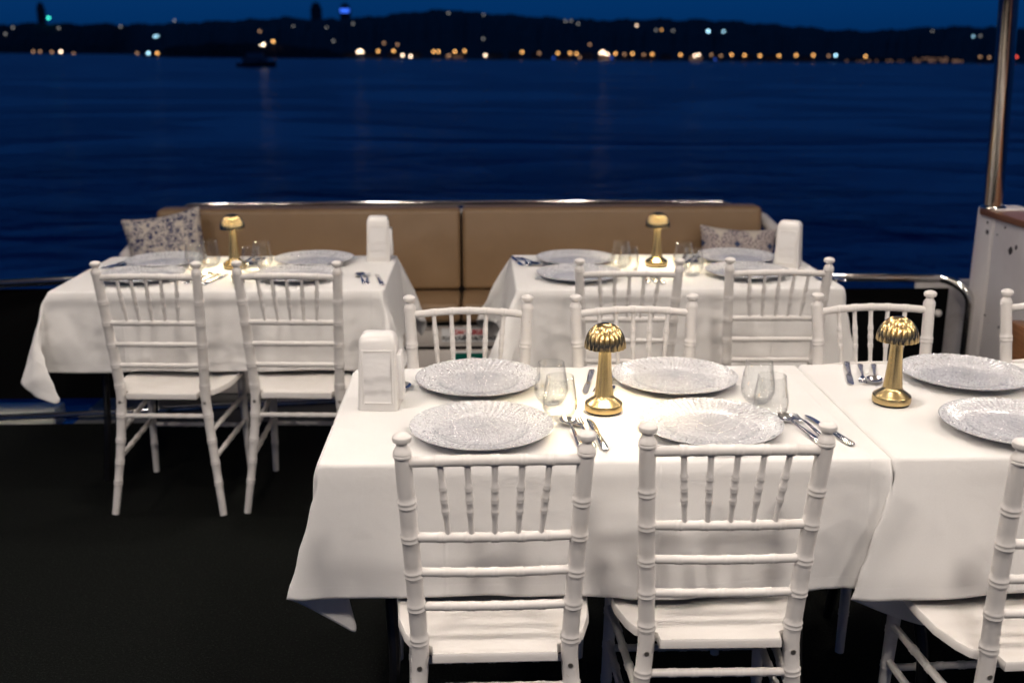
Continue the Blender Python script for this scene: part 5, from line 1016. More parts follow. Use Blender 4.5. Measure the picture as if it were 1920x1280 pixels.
     -25,-44,-40,-14,6,-4,2,6,-9,7,-10,6,6,-7,7,-9,6,-2,3,-6,0,7,-7,8,-8,7,-6,-1,4,0,-5,7,-6,6,-8,10,-10,7,-1,0,-4,6,-8,14,-4,5,-17,17,-10,1,55,55,8,6,16,30,
     2,-18,-8,-28,-14,25,26,-19,-8,-8,-9,-45,-47,-27,-44,-1,-9,10,2,-6,8,-12,0,7,-3,6,-8,6,-6,4,-3,6,-1,-5,7,-9,7,-7,7,0,-6,0,4,-6,6,-6,8,-6,5,-6,5,-5,5,-8,
     11,-4,11,-12,-6,24,11,11,10,34,34,-10,42,20,-4,12,-9,-23,2,27,-8,-11,-12,-8,-45,-31,-40,-32,-43,-5,5,-4,3,8,0,-8,10,-5,-2,3,-2,2,-6,1,0,-6,3,4,6,-8,6,-4,
     7,-3,-2,-6,4,-5,7,-6,4,-4,9,-9,4,-2,2,-4,6,0,7,-1,-2,0,12,12,0,44,29,-3,20,46,-5,13,2,-5,],
    [
     -780,44,32,24,27,23,16,20,22,-2,0,-6,-5,-3,-2,0,0,0,0,0,0,0,0,0,-1,0,1,0,-1,-1,0,1,0,-1,0,1,-1,0,1,1,-2,0,1,-1,0,1,1,0,0,0,0,0,0,-2,-2,6,1,5,4,4,7,-19,
     -16,-22,-36,-34,-34,-46,26,43,45,28,26,24,19,19,21,2,1,-6,-4,-4,-1,-1,1,-1,0,1,1,-2,0,1,-3,1,1,0,0,0,-1,1,0,0,0,-1,-1,0,1,0,0,0,1,0,0,0,0,1,0,1,0,-2,-1,
     0,-2,5,2,4,4,4,4,-19,-19,-38,-26,-34,-47,-47,30,44,42,46,24,26,19,15,16,18,0,-6,-6,-2,-1,-1,0,2,0,0,0,-1,-1,0,0,0,1,-1,0,0,0,0,0,0,0,0,0,-1,1,-1,1,0,0,0,
     0,0,0,0,0,2,0,-2,0,-1,-1,0,6,4,4,4,-8,-10,-40,-34,-22,-49,-41,-46,33,42,43,45,43,22,23,17,16,17,1,-8,-2,-3,1,-2,0,2,0,0,-2,1,-1,0,0,0,2,0,-1,0,-1,1,0,0,
     0,-1,0,0,0,0,0,0,0,1,-1,1,0,-1,0,2,0,-1,0,-1,-1,1,4,4,4,-5,1,-34,-35,-35,-30,-46,-41,-47,38,44,40,45,41,42,22,18,19,15,-1,-3,-5,0,1,-2,0,2,0,0,-1,1,-1,0,
     0,1,0,0,0,-1,0,1,0,0,0,0,-2,0,1,-1,1,1,-1,1,0,0,0,-1,-1,2,0,-1,0,-1,0,-2,7,4,1,-8,-6,-34,-34,-34,-46,-46,-52,-52,47,47,48,44,44,42,39,19,12,13,11,-7,-1,
     0,0,-2,0,2,0,0,0,0,0,0,0,0,0,0,0,0,0,0,0,0,0,0,-1,0,0,0,1,0,0,0,0,0,0,0,-2,2,0,0,-1,0,-1,-2,7,-1,-1,-1,-22,-30,-43,-53,-46,-53,-43,-52,50,51,43,49,39,48,
     48,34,18,12,4,1,-1,0,0,-2,2,2,-2,1,-1,1,-1,1,-1,0,0,1,0,-1,0,1,0,0,-1,0,0,0,0,0,0,0,0,0,0,1,-1,0,0,0,0,0,0,-1,-1,-1,5,0,0,-19,-17,-50,-52,-46,-52,-48,
     -46,-50,44,52,54,48,38,50,48,47,29,16,6,2,0,-2,-1,1,0,1,1,0,0,0,0,-1,1,-1,1,0,-1,0,1,0,0,0,-1,0,1,-1,0,1,-1,1,0,0,0,0,0,0,-2,0,0,0,0,-1,-1,0,2,2,-13,-11,
     -53,-45,-52,-44,-52,-48,-44,-52,37,53,52,40,54,46,53,49,48,23,11,-1,1,-1,1,0,1,1,0,0,0,0,0,0,0,0,0,0,0,0,0,0,0,0,0,0,0,0,0,0,0,0,0,0,0,0,0,0,0,-1,1,-2,0,
     0,-1,-1,3,-2,-12,-48,-49,-50,-45,-45,-52,-49,-43,-50,26,54,47,37,51,54,53,54,52,51,21,-2,0,0,0,2,0,0,0,0,1,0,0,0,0,0,0,0,-1,1,0,-1,1,0,-1,1,-1,1,0,0,0,0,
     0,0,0,0,0,-1,0,0,0,0,-1,-1,0,0,0,-6,-42,-44,-49,-51,-52,-40,-52,-50,-54,-55,13,52,46,54,54,54,55,54,55,52,56,6,0,0,0,2,0,0,0,0,0,0,0,0,0,0,0,0,0,0,0,0,0,
     0,0,0,0,0,0,0,0,0,0,0,0,0,0,0,0,0,0,0,-1,-1,1,-1,-2,-34,-48,-54,-52,-56,-40,-53,-51,-55,-55,-54,8,51,55,54,56,54,56,54,54,55,54,45,4,2,2,1,0,0,0,-1,0,0,
     0,0,0,0,0,0,0,0,0,0,0,0,0,0,0,0,0,-1,0,0,0,1,0,0,0,0,0,0,0,0,1,0,0,1,-20,-60,-55,-54,-54,-55,-45,-53,-52,-52,-54,-55,11,55,53,54,54,55,55,54,54,54,56,49,
     4,1,0,-4,2,1,-1,-1,0,1,0,0,2,-3,1,2,-2,0,0,-2,1,2,-1,-1,3,-4,2,-2,2,-2,3,-2,1,-2,4,-4,3,-3,2,0,-2,2,0,0,-16,-59,-55,-54,-56,-54,-54,-47,-53,-52,-55,-55,
     16,54,54,52,55,55,54,55,54,55,56,50,1,-3,-14,-58,-52,-55,-55,-54,-50,-54,-56,-52,-54,-54,15,55,54,53,55,54,54,55,55,54,57,50,-1,2,-18,-57,-55,-54,-55,
     -49,-54,-55,-53,-54,-55,-55,17,55,55,55,52,55,55,54,54,56,56,50,-2,-1,-15,-56,-56,-54,-54,-54,-55,-51,-54,-54,-55,-55,20,55,54,55,54,54,55,55,54,54,56,
     50,-3,3,-18,-56,-56,-54,-54,-54,-55,-55,-54,-52,-54,-55,21,56,54,54,55,54,55,54,54,55,55,50,-1,-1,-16,-56,-56,-54,-56,-54,-54,-54,-55,-55,-53,-53,24,54,
     54,54,55,55,54,55,55,54,55,49,-2,1,-17,-56,-55,-55,-55,-55,-54,-54,-54,-56,-54,-55,27,54,54,54,56,54,54,54,55,54,56,48,-3,3,-17,-57,-55,-54,-55,-55,-54,
     -54,-55,-55,-54,-55,25,55,55,54,54,55,54,55,54,56,55,48,-1,-1,-15,-57,-55,-54,-54,-55,-55,-54,-54,-55,-55,-55,25,55,55,54,56,54,54,54,55,55,55,47,2,-2,
     -16,-57,-55,-55,-54,-55,-54,-54,-56,-54,-54,-55,27,54,54,54,55,54,55,54,55,55,55,47,1,-2,-15,-57,-55,-54,-55,-55,-54,-55,-55,-55,-55,-54,28,53,55,54,54,
     55,55,54,56,54,55,47,0,1,-17,-57,-55,-55,-55,-54,-55,-55,-54,-54,-55,-55,27,53,56,54,54,54,56,54,55,55,55,47,0,1,-17,-57,-55,-55,-55,-54,-55,-55,-54,-55,
     -55,-54,26,54,54,55,55,54,56,54,55,55,55,47,-2,2,-16,-57,-55,-54,-56,-54,-54,-56,-54,-54,-56,-53,23,56,54,55,55,54,56,54,55,55,54,48,-1,-1,-14,-57,-55,
     -54,-55,-55,-54,-54,-56,-54,-54,-55,24,55,54,56,54,54,55,55,54,56,55,47,2,-3,-15,-57,-55,-54,-54,-56,-54,-54,-55,-55,-54,-55,25,54,56,54,55,54,55,54,55,
     55,54,48,0,0,-16,-57,-55,-54,-55,-55,-54,-54,-56,-54,-56,-52,24,55,55,54,54,55,55,54,55,54,55,49,0,-2,-15,-57,-55,-54,-56,-54,-54,-54,-54,-56,-54,-56,28,
     54,54,54,54,56,54,54,54,56,55,48,-3,2,-16,-58,-54,-55,-55,-53,-55,-54,-56,-53,-55,-54,26,54,55,55,54,54,55,55,54,54,55,47,0,2,-18,-58,-54,-55,-54,-55,
     -54,-54,-54,-55,-53,-56,29,55,52,54,53,55,54,54,56,54,56,46,0,2,-19,-56,-55,-55,-55,-53,-55,-54,-54,-55,-53,-56,34,53,55,53,49,55,54,55,54,54,56,45,0,-1,
     -14,-58,-54,-54,-54,-56,-54,-55,-54,-53,-55,-55,46,54,45,51,54,48,55,55,54,54,55,45,1,-1,-14,-58,-55,-55,-54,-54,-56,-53,-54,-53,-55,-55,60,53,53,51,41,
     48,48,54,54,56,53,43,5,1,-19,-57,-56,-54,-54,-56,-54,-56,-53,-53,-52,-54,72,54,52,54,48,48,34,54,53,51,50,46,2,-1,-1,1,1,0,-4,3,1,-2,-2,0,1,0,2,1,-2,-2,
     3,0,-1,2,0,-1,-1,-1,1,-2,2,0,0,0,-2,3,-2,0,1,1,1,-4,2,-1,1,2,-20,-56,-56,-55,-55,-55,-55,-55,-55,-48,-53,-55,69,55,54,52,34,52,54,44,43,35,45,52,3,-6,0,
     -1,-1,0,0,0,0,0,0,0,0,0,0,0,0,0,0,0,0,0,0,0,0,0,0,0,0,0,0,0,0,0,0,0,0,0,0,-1,0,0,1,0,-2,-45,-51,-54,-56,-54,-55,-55,-50,-55,-50,-55,62,50,49,40,48,52,33,
     44,44,42,52,11,3,-1,-1,-2,0,0,0,0,0,0,0,0,0,0,0,0,0,0,0,0,0,0,0,0,0,0,0,0,0,0,0,0,-1,0,0,0,0,-1,0,0,0,0,0,1,-1,-13,-41,-43,-51,-53,-54,-49,-56,-54,-50,
     -54,32,50,50,46,48,35,35,46,49,48,26,3,1,-1,-2,1,-1,0,0,0,0,0,0,0,0,0,-1,0,0,1,-1,1,-1,1,-1,1,-1,0,0,0,0,0,-1,1,-1,0,0,1,-1,0,0,0,0,0,0,0,0,-8,-22,-40,
     -40,-47,-49,-50,-51,-45,-52,-52,6,45,47,46,32,38,47,48,47,39,12,-1,0,0,-2,1,-1,-2,1,0,-1,0,0,0,0,0,0,0,0,0,0,0,0,0,0,0,0,0,0,0,0,0,0,0,0,0,0,0,0,0,-1,0,
     0,1,0,0,-1,-1,-18,-30,-39,-38,-49,-48,-48,-21,-44,-49,-40,49,43,34,38,48,46,48,42,20,8,-2,2,-1,0,0,-1,-1,-1,0,0,0,0,0,0,0,-1,1,0,0,0,0,0,0,0,0,0,0,0,-1,
     1,-1,-1,1,0,0,0,1,-1,0,-1,0,0,2,0,-1,-1,2,-18,-18,-38,-36,-35,-40,-43,-43,-45,-40,-42,40,35,42,49,43,47,44,30,10,8,-2,0,0,0,0,0,-2,0,0,0,-1,0,0,0,-1,0,1,
     -1,1,1,0,-1,-1,0,1,0,0,-1,0,0,0,0,0,0,0,0,1,-1,0,0,0,2,-1,1,0,-2,2,-10,-20,-25,-35,-39,-40,-38,-44,-39,-44,-47,37,46,46,44,45,45,34,18,8,8,-3,1,0,0,0,0,
     -2,0,0,-1,-1,0,0,0,0,0,0,0,0,0,0,0,0,0,0,0,0,0,0,0,0,0,0,0,0,0,0,0,-1,0,1,0,1,0,1,0,0,-6,-21,-16,-35,-34,-40,-40,-38,-39,-42,-55,47,44,45,45,45,33,35,8,
     7,7,-2,0,0,0,-1,-1,1,-2,1,-2,0,0,0,0,0,-1,1,0,0,0,0,0,0,0,0,0,0,-2,1,0,0,0,1,0,0,0,0,-2,0,0,0,2,1,1,-1,0,1,-7,-7,-21,-31,-35,-35,-40,-38,-38,-40,-48,46,
     46,48,38,40,26,34,0,6,5,-1,0,0,-1,-1,0,0,0,-1,-1,-1,0,0,-1,0,0,2,0,-1,0,-1,0,0,0,0,0,0,0,0,1,-1,0,0,0,0,0,0,0,0,0,1,1,0,1,2,-1,-1,-6,-3,-20,-20,-39,-31,
     -39,-40,-39,-38,-40,48,47,35,41,40,41,2,2,3,5,0,-2,1,-1,0,0,0,-1,-1,0,-2,0,0,0,0,0,1,0,-1,0,0,0,0,0,0,0,0,-1,1,0,0,0,0,0,0,0,-1,0,1,0,0,2,0,0,3,6,7,6,
     -24,-23,-18,-25,-36,-38,-38,-39,-39,-30,47,41,38,39,41,27,-5,2,2,6,-1,-1,0,0,-1,0,0,1,-2,-2,0,0,0,-1,-1,0,3,-1,0,0,-1,0,0,0,0,-1,0,0,0,1,-1,0,1,1,-1,-1,
     0,0,0,1,1,0,2,0,4,6,6,10,-22,-24,-20,-20,-30,-38,-38,-38,-39,]]),
}
def decode(k):
    """hanging part of each cloth: offsets from its flat rest grid in half millimetres, differences along the list"""
    Lx, Wy, hl, hr, hf, hb, nx, ny, axes = CLOTH[k]
    acc = [0, 0, 0]; idx = 0; out = []
    for j in range(ny + 1):
        for i in range(nx + 1):
            rx = -hl + (Lx + hl + hr) * i / nx; ry = -hf + (Wy + hf + hb) * j / ny
            if .03 < rx < Lx - .03 and .03 < ry < Wy - .03:
                o_ = (0, 0, .002)
            else:
                for ax in range(3): acc[ax] += axes[ax][idx]
                idx += 1
                o_ = [a_ / 2000. for a_ in acc]
            out.append([rx + o_[0], ry + o_[1], .76 + o_[2], rx, ry])
    return Lx, Wy, hl, hr, hf, hb, nx, ny, out
def table(x0, y0, key, label_t, label_c, mirror=False, cut_right=None, dz=0, legs=True, seed=0, flare=.03, pleat=None, squeeze=1.0):
    Lx, Wy, hl, hr, hf, hb, nx, ny, pts = decode(key)
    rn = random.Random(seed)
    t = thing('banquet_table', (x0 + Lx / 2, y0 + Wy / 2, 0), label_t, 'table')
    m = MB(); m.box(-Lx / 2 + .004, Lx / 2 - .004, -Wy / 2 + .004, Wy / 2 - .004, .727 + dz, .748 + dz); m.build('tabletop', M_ply, t, bevel=.004)
    m = MB(); m.box(-Lx / 2 + .05, Lx / 2 - .05, -Wy / 2 + .07, -Wy / 2 + .09, .69 + dz, .726 + dz); m.box(-Lx / 2 + .05, Lx / 2 - .05, Wy / 2 - .09, Wy / 2 - .07, .69 + dz, .726 + dz); m.build('apron', M_leg, t)
    for sx in (-1, 1):
        for sy in (-1, 1):
            m = MB(); xx = sx * (Lx / 2 - .13)
            m.tube(path_smooth([(xx, sy * .22, .70 + dz), (xx, sy * .22, .38), (xx - sx * .02, sy * .30, .22), (xx, sy * .31, .0)], 6), .014, 10)
            m.build('leg', M_leg, t)
    for sx in (-1, 1):
        m = MB(); xx = sx * (Lx / 2 - .13); m.tube([(xx, -.22, .42), (xx, .22, .42)], .009, 8); m.build('cross_bar', M_leg, t)
    # cloth
    p1, p2, p3 = rn.uniform(0, 6), rn.uniform(0, 6), rn.uniform(0, 6)
    vs = []
    for x, y, z, rx, ry in pts:
        dn = max(0, .76 - z)
        if dn > .02:
            s_ = min(1, dn / .3)
            wob = (.5 + .5 * math.sin(rx * 9.5 + p1)) * .55 + (.5 + .5 * math.sin(rx * 21 + p2)) * .3 + (.5 + .5 * math.sin(rx * 4 + p3)) * .5
            if cut_right is not None: wob *= max(.05, min(1, (Lx - .06 - rx) / .35))
            if y < .03: y -= flare * wob * s_ ** 1.3 + .012 * s_
            if y > Wy - .03: y += flare * wob * s_ ** 1.3
            wob2 = (.5 + .5 * math.sin(ry * 9.5 + p2)) * .6 + (.5 + .5 * math.sin(ry * 19 + p1)) * .4
            if x < .03: x -= flare * 1.3 * wob2 * s_ ** 1.3 + .015 * s_
            if x > Lx - .03: x += flare * 1.3 * wob2 * s_ ** 1.3 + .015 * s_
        else:
            z += .0
        if dn > .02 and squeeze != 1:
            if x < 0: x *= squeeze
            if x > Lx: x = Lx + (x - Lx) * squeeze
        if pleat and min(rx, ry) < -.003:
            # front left corner: the front face fans out past the table edge, then pleats back behind itself
            amax, aback, fwd = pleat
            fy = flare * ((.5 + .5 * math.sin(p1)) * .55 + (.5 + .5 * math.sin(p2)) * .3 + (.5 + .5 * math.sin(p3)) * .5)
            if rx < 0 and ry < 0:
                r_ = math.hypot(rx, ry); th = math.degrees(math.atan2(-rx, -ry)); q = r_ / .3
                if th < amax: ph = th; ly = -.010 * math.sin(PI * th / amax) * q
                elif th < 46: k_ = (th - amax) / (46 - amax); ph = amax + (-aback - amax) * k_; ly = .016 * min(1, k_ * 6) * q + .012 * k_ * q
                else: k_ = (th - 46) / 44.; ph = -aback * (1 - k_); ly = (.028 + .022 * math.sin(PI * k_)) * q * (1 - k_ ** 3)
                x = -.004 - r_ * math.sin(R(ph)); z = .757 - r_ * math.cos(R(ph)) * .985
                y = -.006 + ly - (fy * q ** 1.3 + .012 * q) * max(0, 1 - th / 70.) - fwd * min(q, 1.2) * max(0, 1 - th / 80.)
            elif ry < 0 and rx < .4:
                t_ = max(0, min(1, (.4 - rx) / .3)); t_ = t_ * t_ * (3 - 2 * t_)
                q = -ry / .3
                x += (rx - .004 - x) * t_; z += (.757 + ry * .985 - z) * t_; y += (-.006 - (fy * q ** 1.3 + .012 * q) - fwd * q * t_ - y) * t_
            elif rx < 0 and ry < .3:
                t_ = max(0, min(1, (.3 - ry) / .22)); t_ = t_ * t_ * (3 - 2 * t_)
                x += (-.012 - .02 * (-rx / .3) - x) * t_; z += (.757 + rx * .985 - z) * t_; y += (ry - y) * t_
        vs.append((x, y, z + .0 + dz))
    keep = nx
    if cut_right is not None:
        keep = max(i for i in range(nx + 1) if -hl + (Lx + hl + hr) * i / nx < Lx + cut_right)
    me = MB(); fs = []; uvs = []
    W_ = (Lx + hl + hr) * keep / nx; H_ = Wy + hf + hb
    V = []; U = []
    for j in range(ny + 1):
        for i in range(keep + 1):
            a = vs[j * (nx + 1) + i]; x = a[0]
            if mirror: x = Lx - x
            if cut_right is not None: x = min(x, Lx + .004)
            V.append((x - Lx / 2, a[1] - Wy / 2, a[2])); U.append(((Lx + hl + hr) * i / nx, H_ * j / ny))
    for j in range(ny):
        for i in range(keep):
            a = j * (keep + 1) + i
            fs.append((a, a + 1, a + keep + 2, a + keep + 1))
    me_ = bpy.data.meshes.new('tablecloth'); me_.from_pydata(V, [], fs)
    uvl = me_.uv_layers.new(name='UVMap')
    for lp in me_.loops: uvl.data[lp.index].uv = U[lp.vertex_index]
    for p_ in me_.polygons: p_.use_smooth = True
    if mirror: me_.flip_normals()
    # the pressed table edge stays crisp
    il = round(hl / ((Lx + hl + hr) / nx)); ir = round((hl + Lx) / ((Lx + hl + hr) / nx)); jf = round(hf / (H_ / ny)); jb = round((hf + Wy) / (H_ / ny))
    if mirror: pass
    for j in range(jf, jb + 1):
        for i in range(il, min(ir, keep) + 1):
            on_x = i in (il, ir); on_y = j in (jf, jb)
            if on_x or on_y:
                v_ = me_.vertices[j * (keep + 1) + i]
                sx_ = -1 if mirror else 1
                if i == il: v_.co.x = -sx_ * (Lx / 2 + .003)
                if i == ir: v_.co.x = sx_ * (Lx / 2 + .003)
                if j == jf: v_.co.y = -Wy / 2 - .003
                if j == jb: v_.co.y = Wy / 2 + .003
                v_.co.z = .761 + dz
    cr = me_.attributes.new('crease_edge', 'FLOAT', 'EDGE')
    edge_set = {}
    for e_ in me_.edges:
        a_, b_ = e_.vertices; ja, ia = divmod(a_, keep + 1); jb2, ib = divmod(b_, keep + 1)
        ok = (ja == jb2 and ja in (jf, jb) and il <= min(ia, ib) and max(ia, ib) <= ir) or (ia == ib and ia in (il, ir) and jf <= min(ja, jb2) and max(ja, jb2) <= jb)
        cr.data[e_.index].value = .62 if ok else 0
    me_.materials.append(cloth_mat('table_linen', W_, H_))
    o = bpy.data.objects.new('tablecloth', me_); C.objects.link(o); o.location = (x0 + Lx / 2, y0 + Wy / 2, 0)
    q = o.modifiers.new('subsurf', 'SUBSURF'); q.levels = 2; q.render_levels = 2
    q = o.modifiers.new('thick', 'SOLIDIFY'); q.thickness = .0016; q.offset = -1
    tag(o, label_c, 'tablecloth'); ALL.append(o)
ZT = .763
table(-.350, 2.078, 'B', 'front banquet table under the cloth with two white chairs before it',
      'white cloth on the front table that stands left of the table seam', cut_right=.012, seed=1, pleat=(16, 10, 0), squeeze=.35)
table(.889, 2.066, 'B', 'banquet table at the right edge butted against the front middle table',
      'white cloth on the table at the right edge, overlapping the seam with the front table', dz=.005, seed=2, pleat=(18.5, 17, .04))
table(-1.595, 3.79, 'A', 'banquet table under the white cloth at the far left before the sofa',
      'white cloth hanging with a pointed corner on the far left table', seed=3, squeeze=.72)
table(.135, 3.78, 'B', 'banquet table under the white cloth at the far right before the sofa',
      'white cloth on the far table in front of the right half of the sofa', mirror=True, seed=4, pleat=(13, 8, 0))

# ================================================================ CHAIRS
def ringed(pts_fn, L_, r0, r1, rings, n=14, step=.03, rw=.0065, rh=.12):
    """profile samples along 0..1: base radius taper with double ring beads"""
    ts = set([0, 1])
    k = int(L_ / step)
    for i in range(k + 1): ts.add(i / k)
    for t in rings:
        for d_ in (-1.7, -1.25, -.75, -.3, 0, .3, .75, 1.25, 1.7): ts.add(min(1, max(0, t + d_ * rw / L_)))
    ts = sorted(ts); pts = []; rad_ = []
    for t in ts:
        r = r0(t) if callable(r0) else r0 + (r1 - r0) * t
        for q in rings:
            d_ = abs(t - q) * L_ / rw
            if d_ < 1.6:
                r *= 1 + rh * (1.0 if .4 < d_ < 1.1 else .55)
        pts.append(pts_fn(t)); rad_.append(r)
    return pts, rad_
def post_xy(z):   # offset of the back post centre: (half gap, y)
    if z >= .44:
        t = (z - .44) / .46
        return .150 + .022 * t, -.055 * t ** 1.35
    t = (.44 - z) / .44
    return .150 + .047 * t ** 1.25, -.045 * t ** 1.6
def seat_outline():
    pts = []
    prof = [(-.125, -.022), (-.128, .006), (-.170, .030), (-.186, .06), (-.203, .12), (-.2085, .20), (-.2085, .30), (-.203, .345), (-.180, .372), (-.12, .384), (0, .388)]
    return prof + [(-x, y) for x, y in reversed(prof[:-1])]
def make_chair(loc, rz, label):
    t = thing('banquet_chair', loc, label, 'chair', rz, GC)
    t.scale = (1, 1, 1.013)
    # seat: dished, rounded
    prof = seat_outline()
    me = MB(); nrow = 7; n = len(prof)
    cy = .19
    rings_ = []
    def ring_at(s_, z): return [(x * s_, cy + (y - cy) * s_, z) for x, y in prof]
    lay = [ring_at(.96, .421), ring_at(1.0, .426), ring_at(1.0, .440), ring_at(.985, .4445), ring_at(.93, .443), ring_at(.75, .4395), ring_at(.45, .437), ring_at(.12, .4365)]
    vs = [p_ for l in lay for p_ in l]
    fs = [(k * n + i, k * n + (i + 1) % n, (k + 1) * n + (i + 1) % n, (k + 1) * n + i) for k in range(len(lay) - 1) for i in range(n)]
    fs += [tuple(range(n)), tuple((len(lay) - 1) * n + i for i in range(n))]
    me.add(vs, fs); me.build('seat', M_chair, t, ang=50)
    for sx in (-1, 1):
        fn = lambda q: (sx * post_xy(q * .885)[0], post_xy(q * .885)[1], q * .885)
        rr0 = lambda q: .0128 + .0047 * min(1, q / .45) - .0012 * max(0, (q - .6) / .4)
        b = MB(); P, r_ = ringed(fn, .885, rr0, 0, [z / .885 for z in (.115, .19, .268, .36, .468, .545, .62, .70, .775)], rh=.14)
        b.tube(P, r_, 16); post = b.build('back_post', M_chair, t)
        hx, hy = post_xy(.885)
        b = MB(); b.lathe([(.0166, 0), (.0178, .002), (.0178, .005), (.0166, .007), (.0178, .009), (.0172, .012), (.0150, .017), (.0112, .023), (.0105, .026), (.0125, .029), (.0168, .0315), (.0185, .036), (.0180, .041), (.0145, .045), (.008, .0475), (.0008, .0485)], 18,
                          Matrix.Translation((sx * hx, hy, .872)))
        f_ = b.build('finial', M_chair, post)
        b = MB(); b.lathe([(.0055, 0), (.0055, .0012), (.002, .0016), (.0008, .001)], 10, Matrix.Translation((sx * post_xy(.412)[0], post_xy(.412)[1] - .0176, .412)) @ Matrix.Rotation(PI / 2, 4, 'X')); b.build('screw', M_screw, post)
        # front leg
        fx = sx * .178
        fn = lambda q: (fx + sx * .012 * (1 - q), .345 + .012 * (1 - q), q * .42)
        b = MB(); P, r_ = ringed(fn, .42, .0118, .0165, [.28, .5, .72], rh=.12); b.tube(P, r_, 14); b.build('leg', M_chair, t)
        for z in (.205, .30):
            x0, y0 = post_xy(z); x0 *= sx
            fn = lambda q: (x0 + (fx + sx * .006 - x0) * q, y0 + .012 + (.335 - y0) * q, z + .0 * q + (.018 if z < .25 else .018) * q)
            b = MB(); P, r_ = ringed(fn, .34, .0092, .0092, [.3, .5, .7], rh=.22); b.tube(P, r_, 10); b.build('stretcher', M_chair, t)
    # crest and back rails (bowed back, five beads)
    def bar(z, r, name, bow=.016, rise=.004, beads=(.2, .35, .5, .65, .8), yofs=0):
        hx, hy = post_xy(z)
        fn = lambda q: (-hx + 2 * hx * q, hy + yofs - bow * math.sin(PI * q), z + rise * math.sin(PI * q))
        b = MB(); P, r_ = ringed(fn, 2 * hx, r, r, beads, rw=.006, rh=.14); b.tube(P, r_, 12); return b.build(name, M_chair, t)
    bar(.862, .0108, 'crest_rail', .018, .008)
    bar(.700, .0098, 'back_rail', .012, .003, (.19, .345, .5, .655, .81))
    bar(.622, .0090, 'back_rail', .010, .002)
    bar(.544, .0090, 'back_rail', .008, .002)
    bar(.358, .0088, 'stretcher', 0, 0)
    fn = lambda q: (-.176 + .352 * q, .352, .20)
    b = MB(); P, r_ = ringed(fn, .35, .0088, .0088, [.2, .35, .5, .65, .8], rh=.2); b.tube(P, r_, 10); b.build('stretcher', M_chair, t)
    for k in range(5):
        a = k - 2
        hx1, hy1 = post_xy(.862); hx0, hy0 = post_xy(.70)
        q1 = .5 + a * .15; q0 = .5 + a * .1375
        A = Vector((-hx0 + 2 * hx0 * q0, hy0 - .012 * math.sin(PI * q0), .700 + .007)); B_ = Vector((-hx1 + 2 * hx1 * q1, hy1 - .018 * math.sin(PI * q1), .862))
        fn = lambda q: A.lerp(B_, q)
        def rs(q): return .0056 + .0013 * min(1, max(0, 1 - abs(q - .5) / .3) * 2.2) + .0007 * q
        b = MB(); P, r_ = ringed(fn, .155, rs, 0, [.33, .5, .67], n=10, rw=.0042, rh=.17, step=.015); b.tube(P, r_, 10); b.build('spindle', M_chair, t)
    return t
GC = 'white spindle back chairs round the tables'
ch0 = make_chair((.023, 1.860, 0), R(.5), 'front white chair left of the two whose backs face the camera at the front table')
for x, y, rz, lb in [
        (.486, 1.897, R(-.5), 'front white chair right of the two whose backs face the camera at the front table'),
        (1.150, 1.800, R(2), 'white chair cut off by the bottom right corner of the photo'),
        (-.037, 2.895, R(179), 'white chair facing the camera beside the front napkin holder, behind the front table'),
        (.448, 2.895, R(180.5), 'white chair facing the camera directly behind the lit lamp of the front table'),
        (1.162, 2.905, R(183), 'white chair facing the camera directly behind the unlit lamp'),
        (1.738, 2.925, R(180), 'white chair at the right edge facing the camera before the bulwark'),
        (-1.130, 3.548, R(-3), 'left white chair with its back to us at the far left table'),
        (-.655, 3.545, R(-3), 'right white chair with its back to us at the far left table'),
        (.512, 3.548, R(-1.5), 'left white chair with its back to us at the far right table'),
        (1.032, 3.552, R(-1.5), 'right white chair with its back to us at the far right table')]:
    copy_tree(ch0, (x, y, 0), rz, lb)

# ================================================================ TABLEWARE
def make_plate(loc, rz, label):
    n = 240; prof = [(0, .010), (.02, .0098), (.05, .0092), (.08, .0088), (.098, .0090), (.104, .0115), (.110, .0132), (.122, .0152), (.136, .0176), (.150, .0205), (.160, .0232), (.1645, .0250), (.1655, .0242), (.164, .0222), (.150, .0160), (.120, .0090), (.105, .0045), (.095, .0020), (.06, .0022), (0, .0024)]
    vs = []; fs = []
    for k, (r, z) in enumerate(prof):
        for i in range(n):
            a = 2 * PI * i / n
            dz = 0
            if 5 < k < 12: dz = .0017 * math.cos(60 * a) * math.sin(PI * (k - 5) / 7)
            rr = max(r, .0004)
            if k in (10, 11, 12): rr += .0008 * math.cos(60 * a)
            vs.append((rr * math.cos(a), rr * math.sin(a), z + dz))
    for k in range(len(prof) - 1):
        for i in range(n):
            j = (i + 1) % n; fs.append((k * n + i, k * n + j, (k + 1) * n + j, (k + 1) * n + i))
    m = MB(); m.add(vs, fs)
    o = m.build('charger_plate', M_plate, loc=loc, rot=(0, 0, rz), ang=60)
    return tag(o, label, 'plate', 'glass charger plates laid on the tables')
pl0 = make_plate((0, 2.253, ZT), 0, 'near plate on the front table behind the left chair back, beside spoon and fork')
def cp(o, loc, rz, label, rot=None):
    c = copy_tree(o, loc, rz, label)
    if rot is not None: c.rotation_euler = rot
    return c
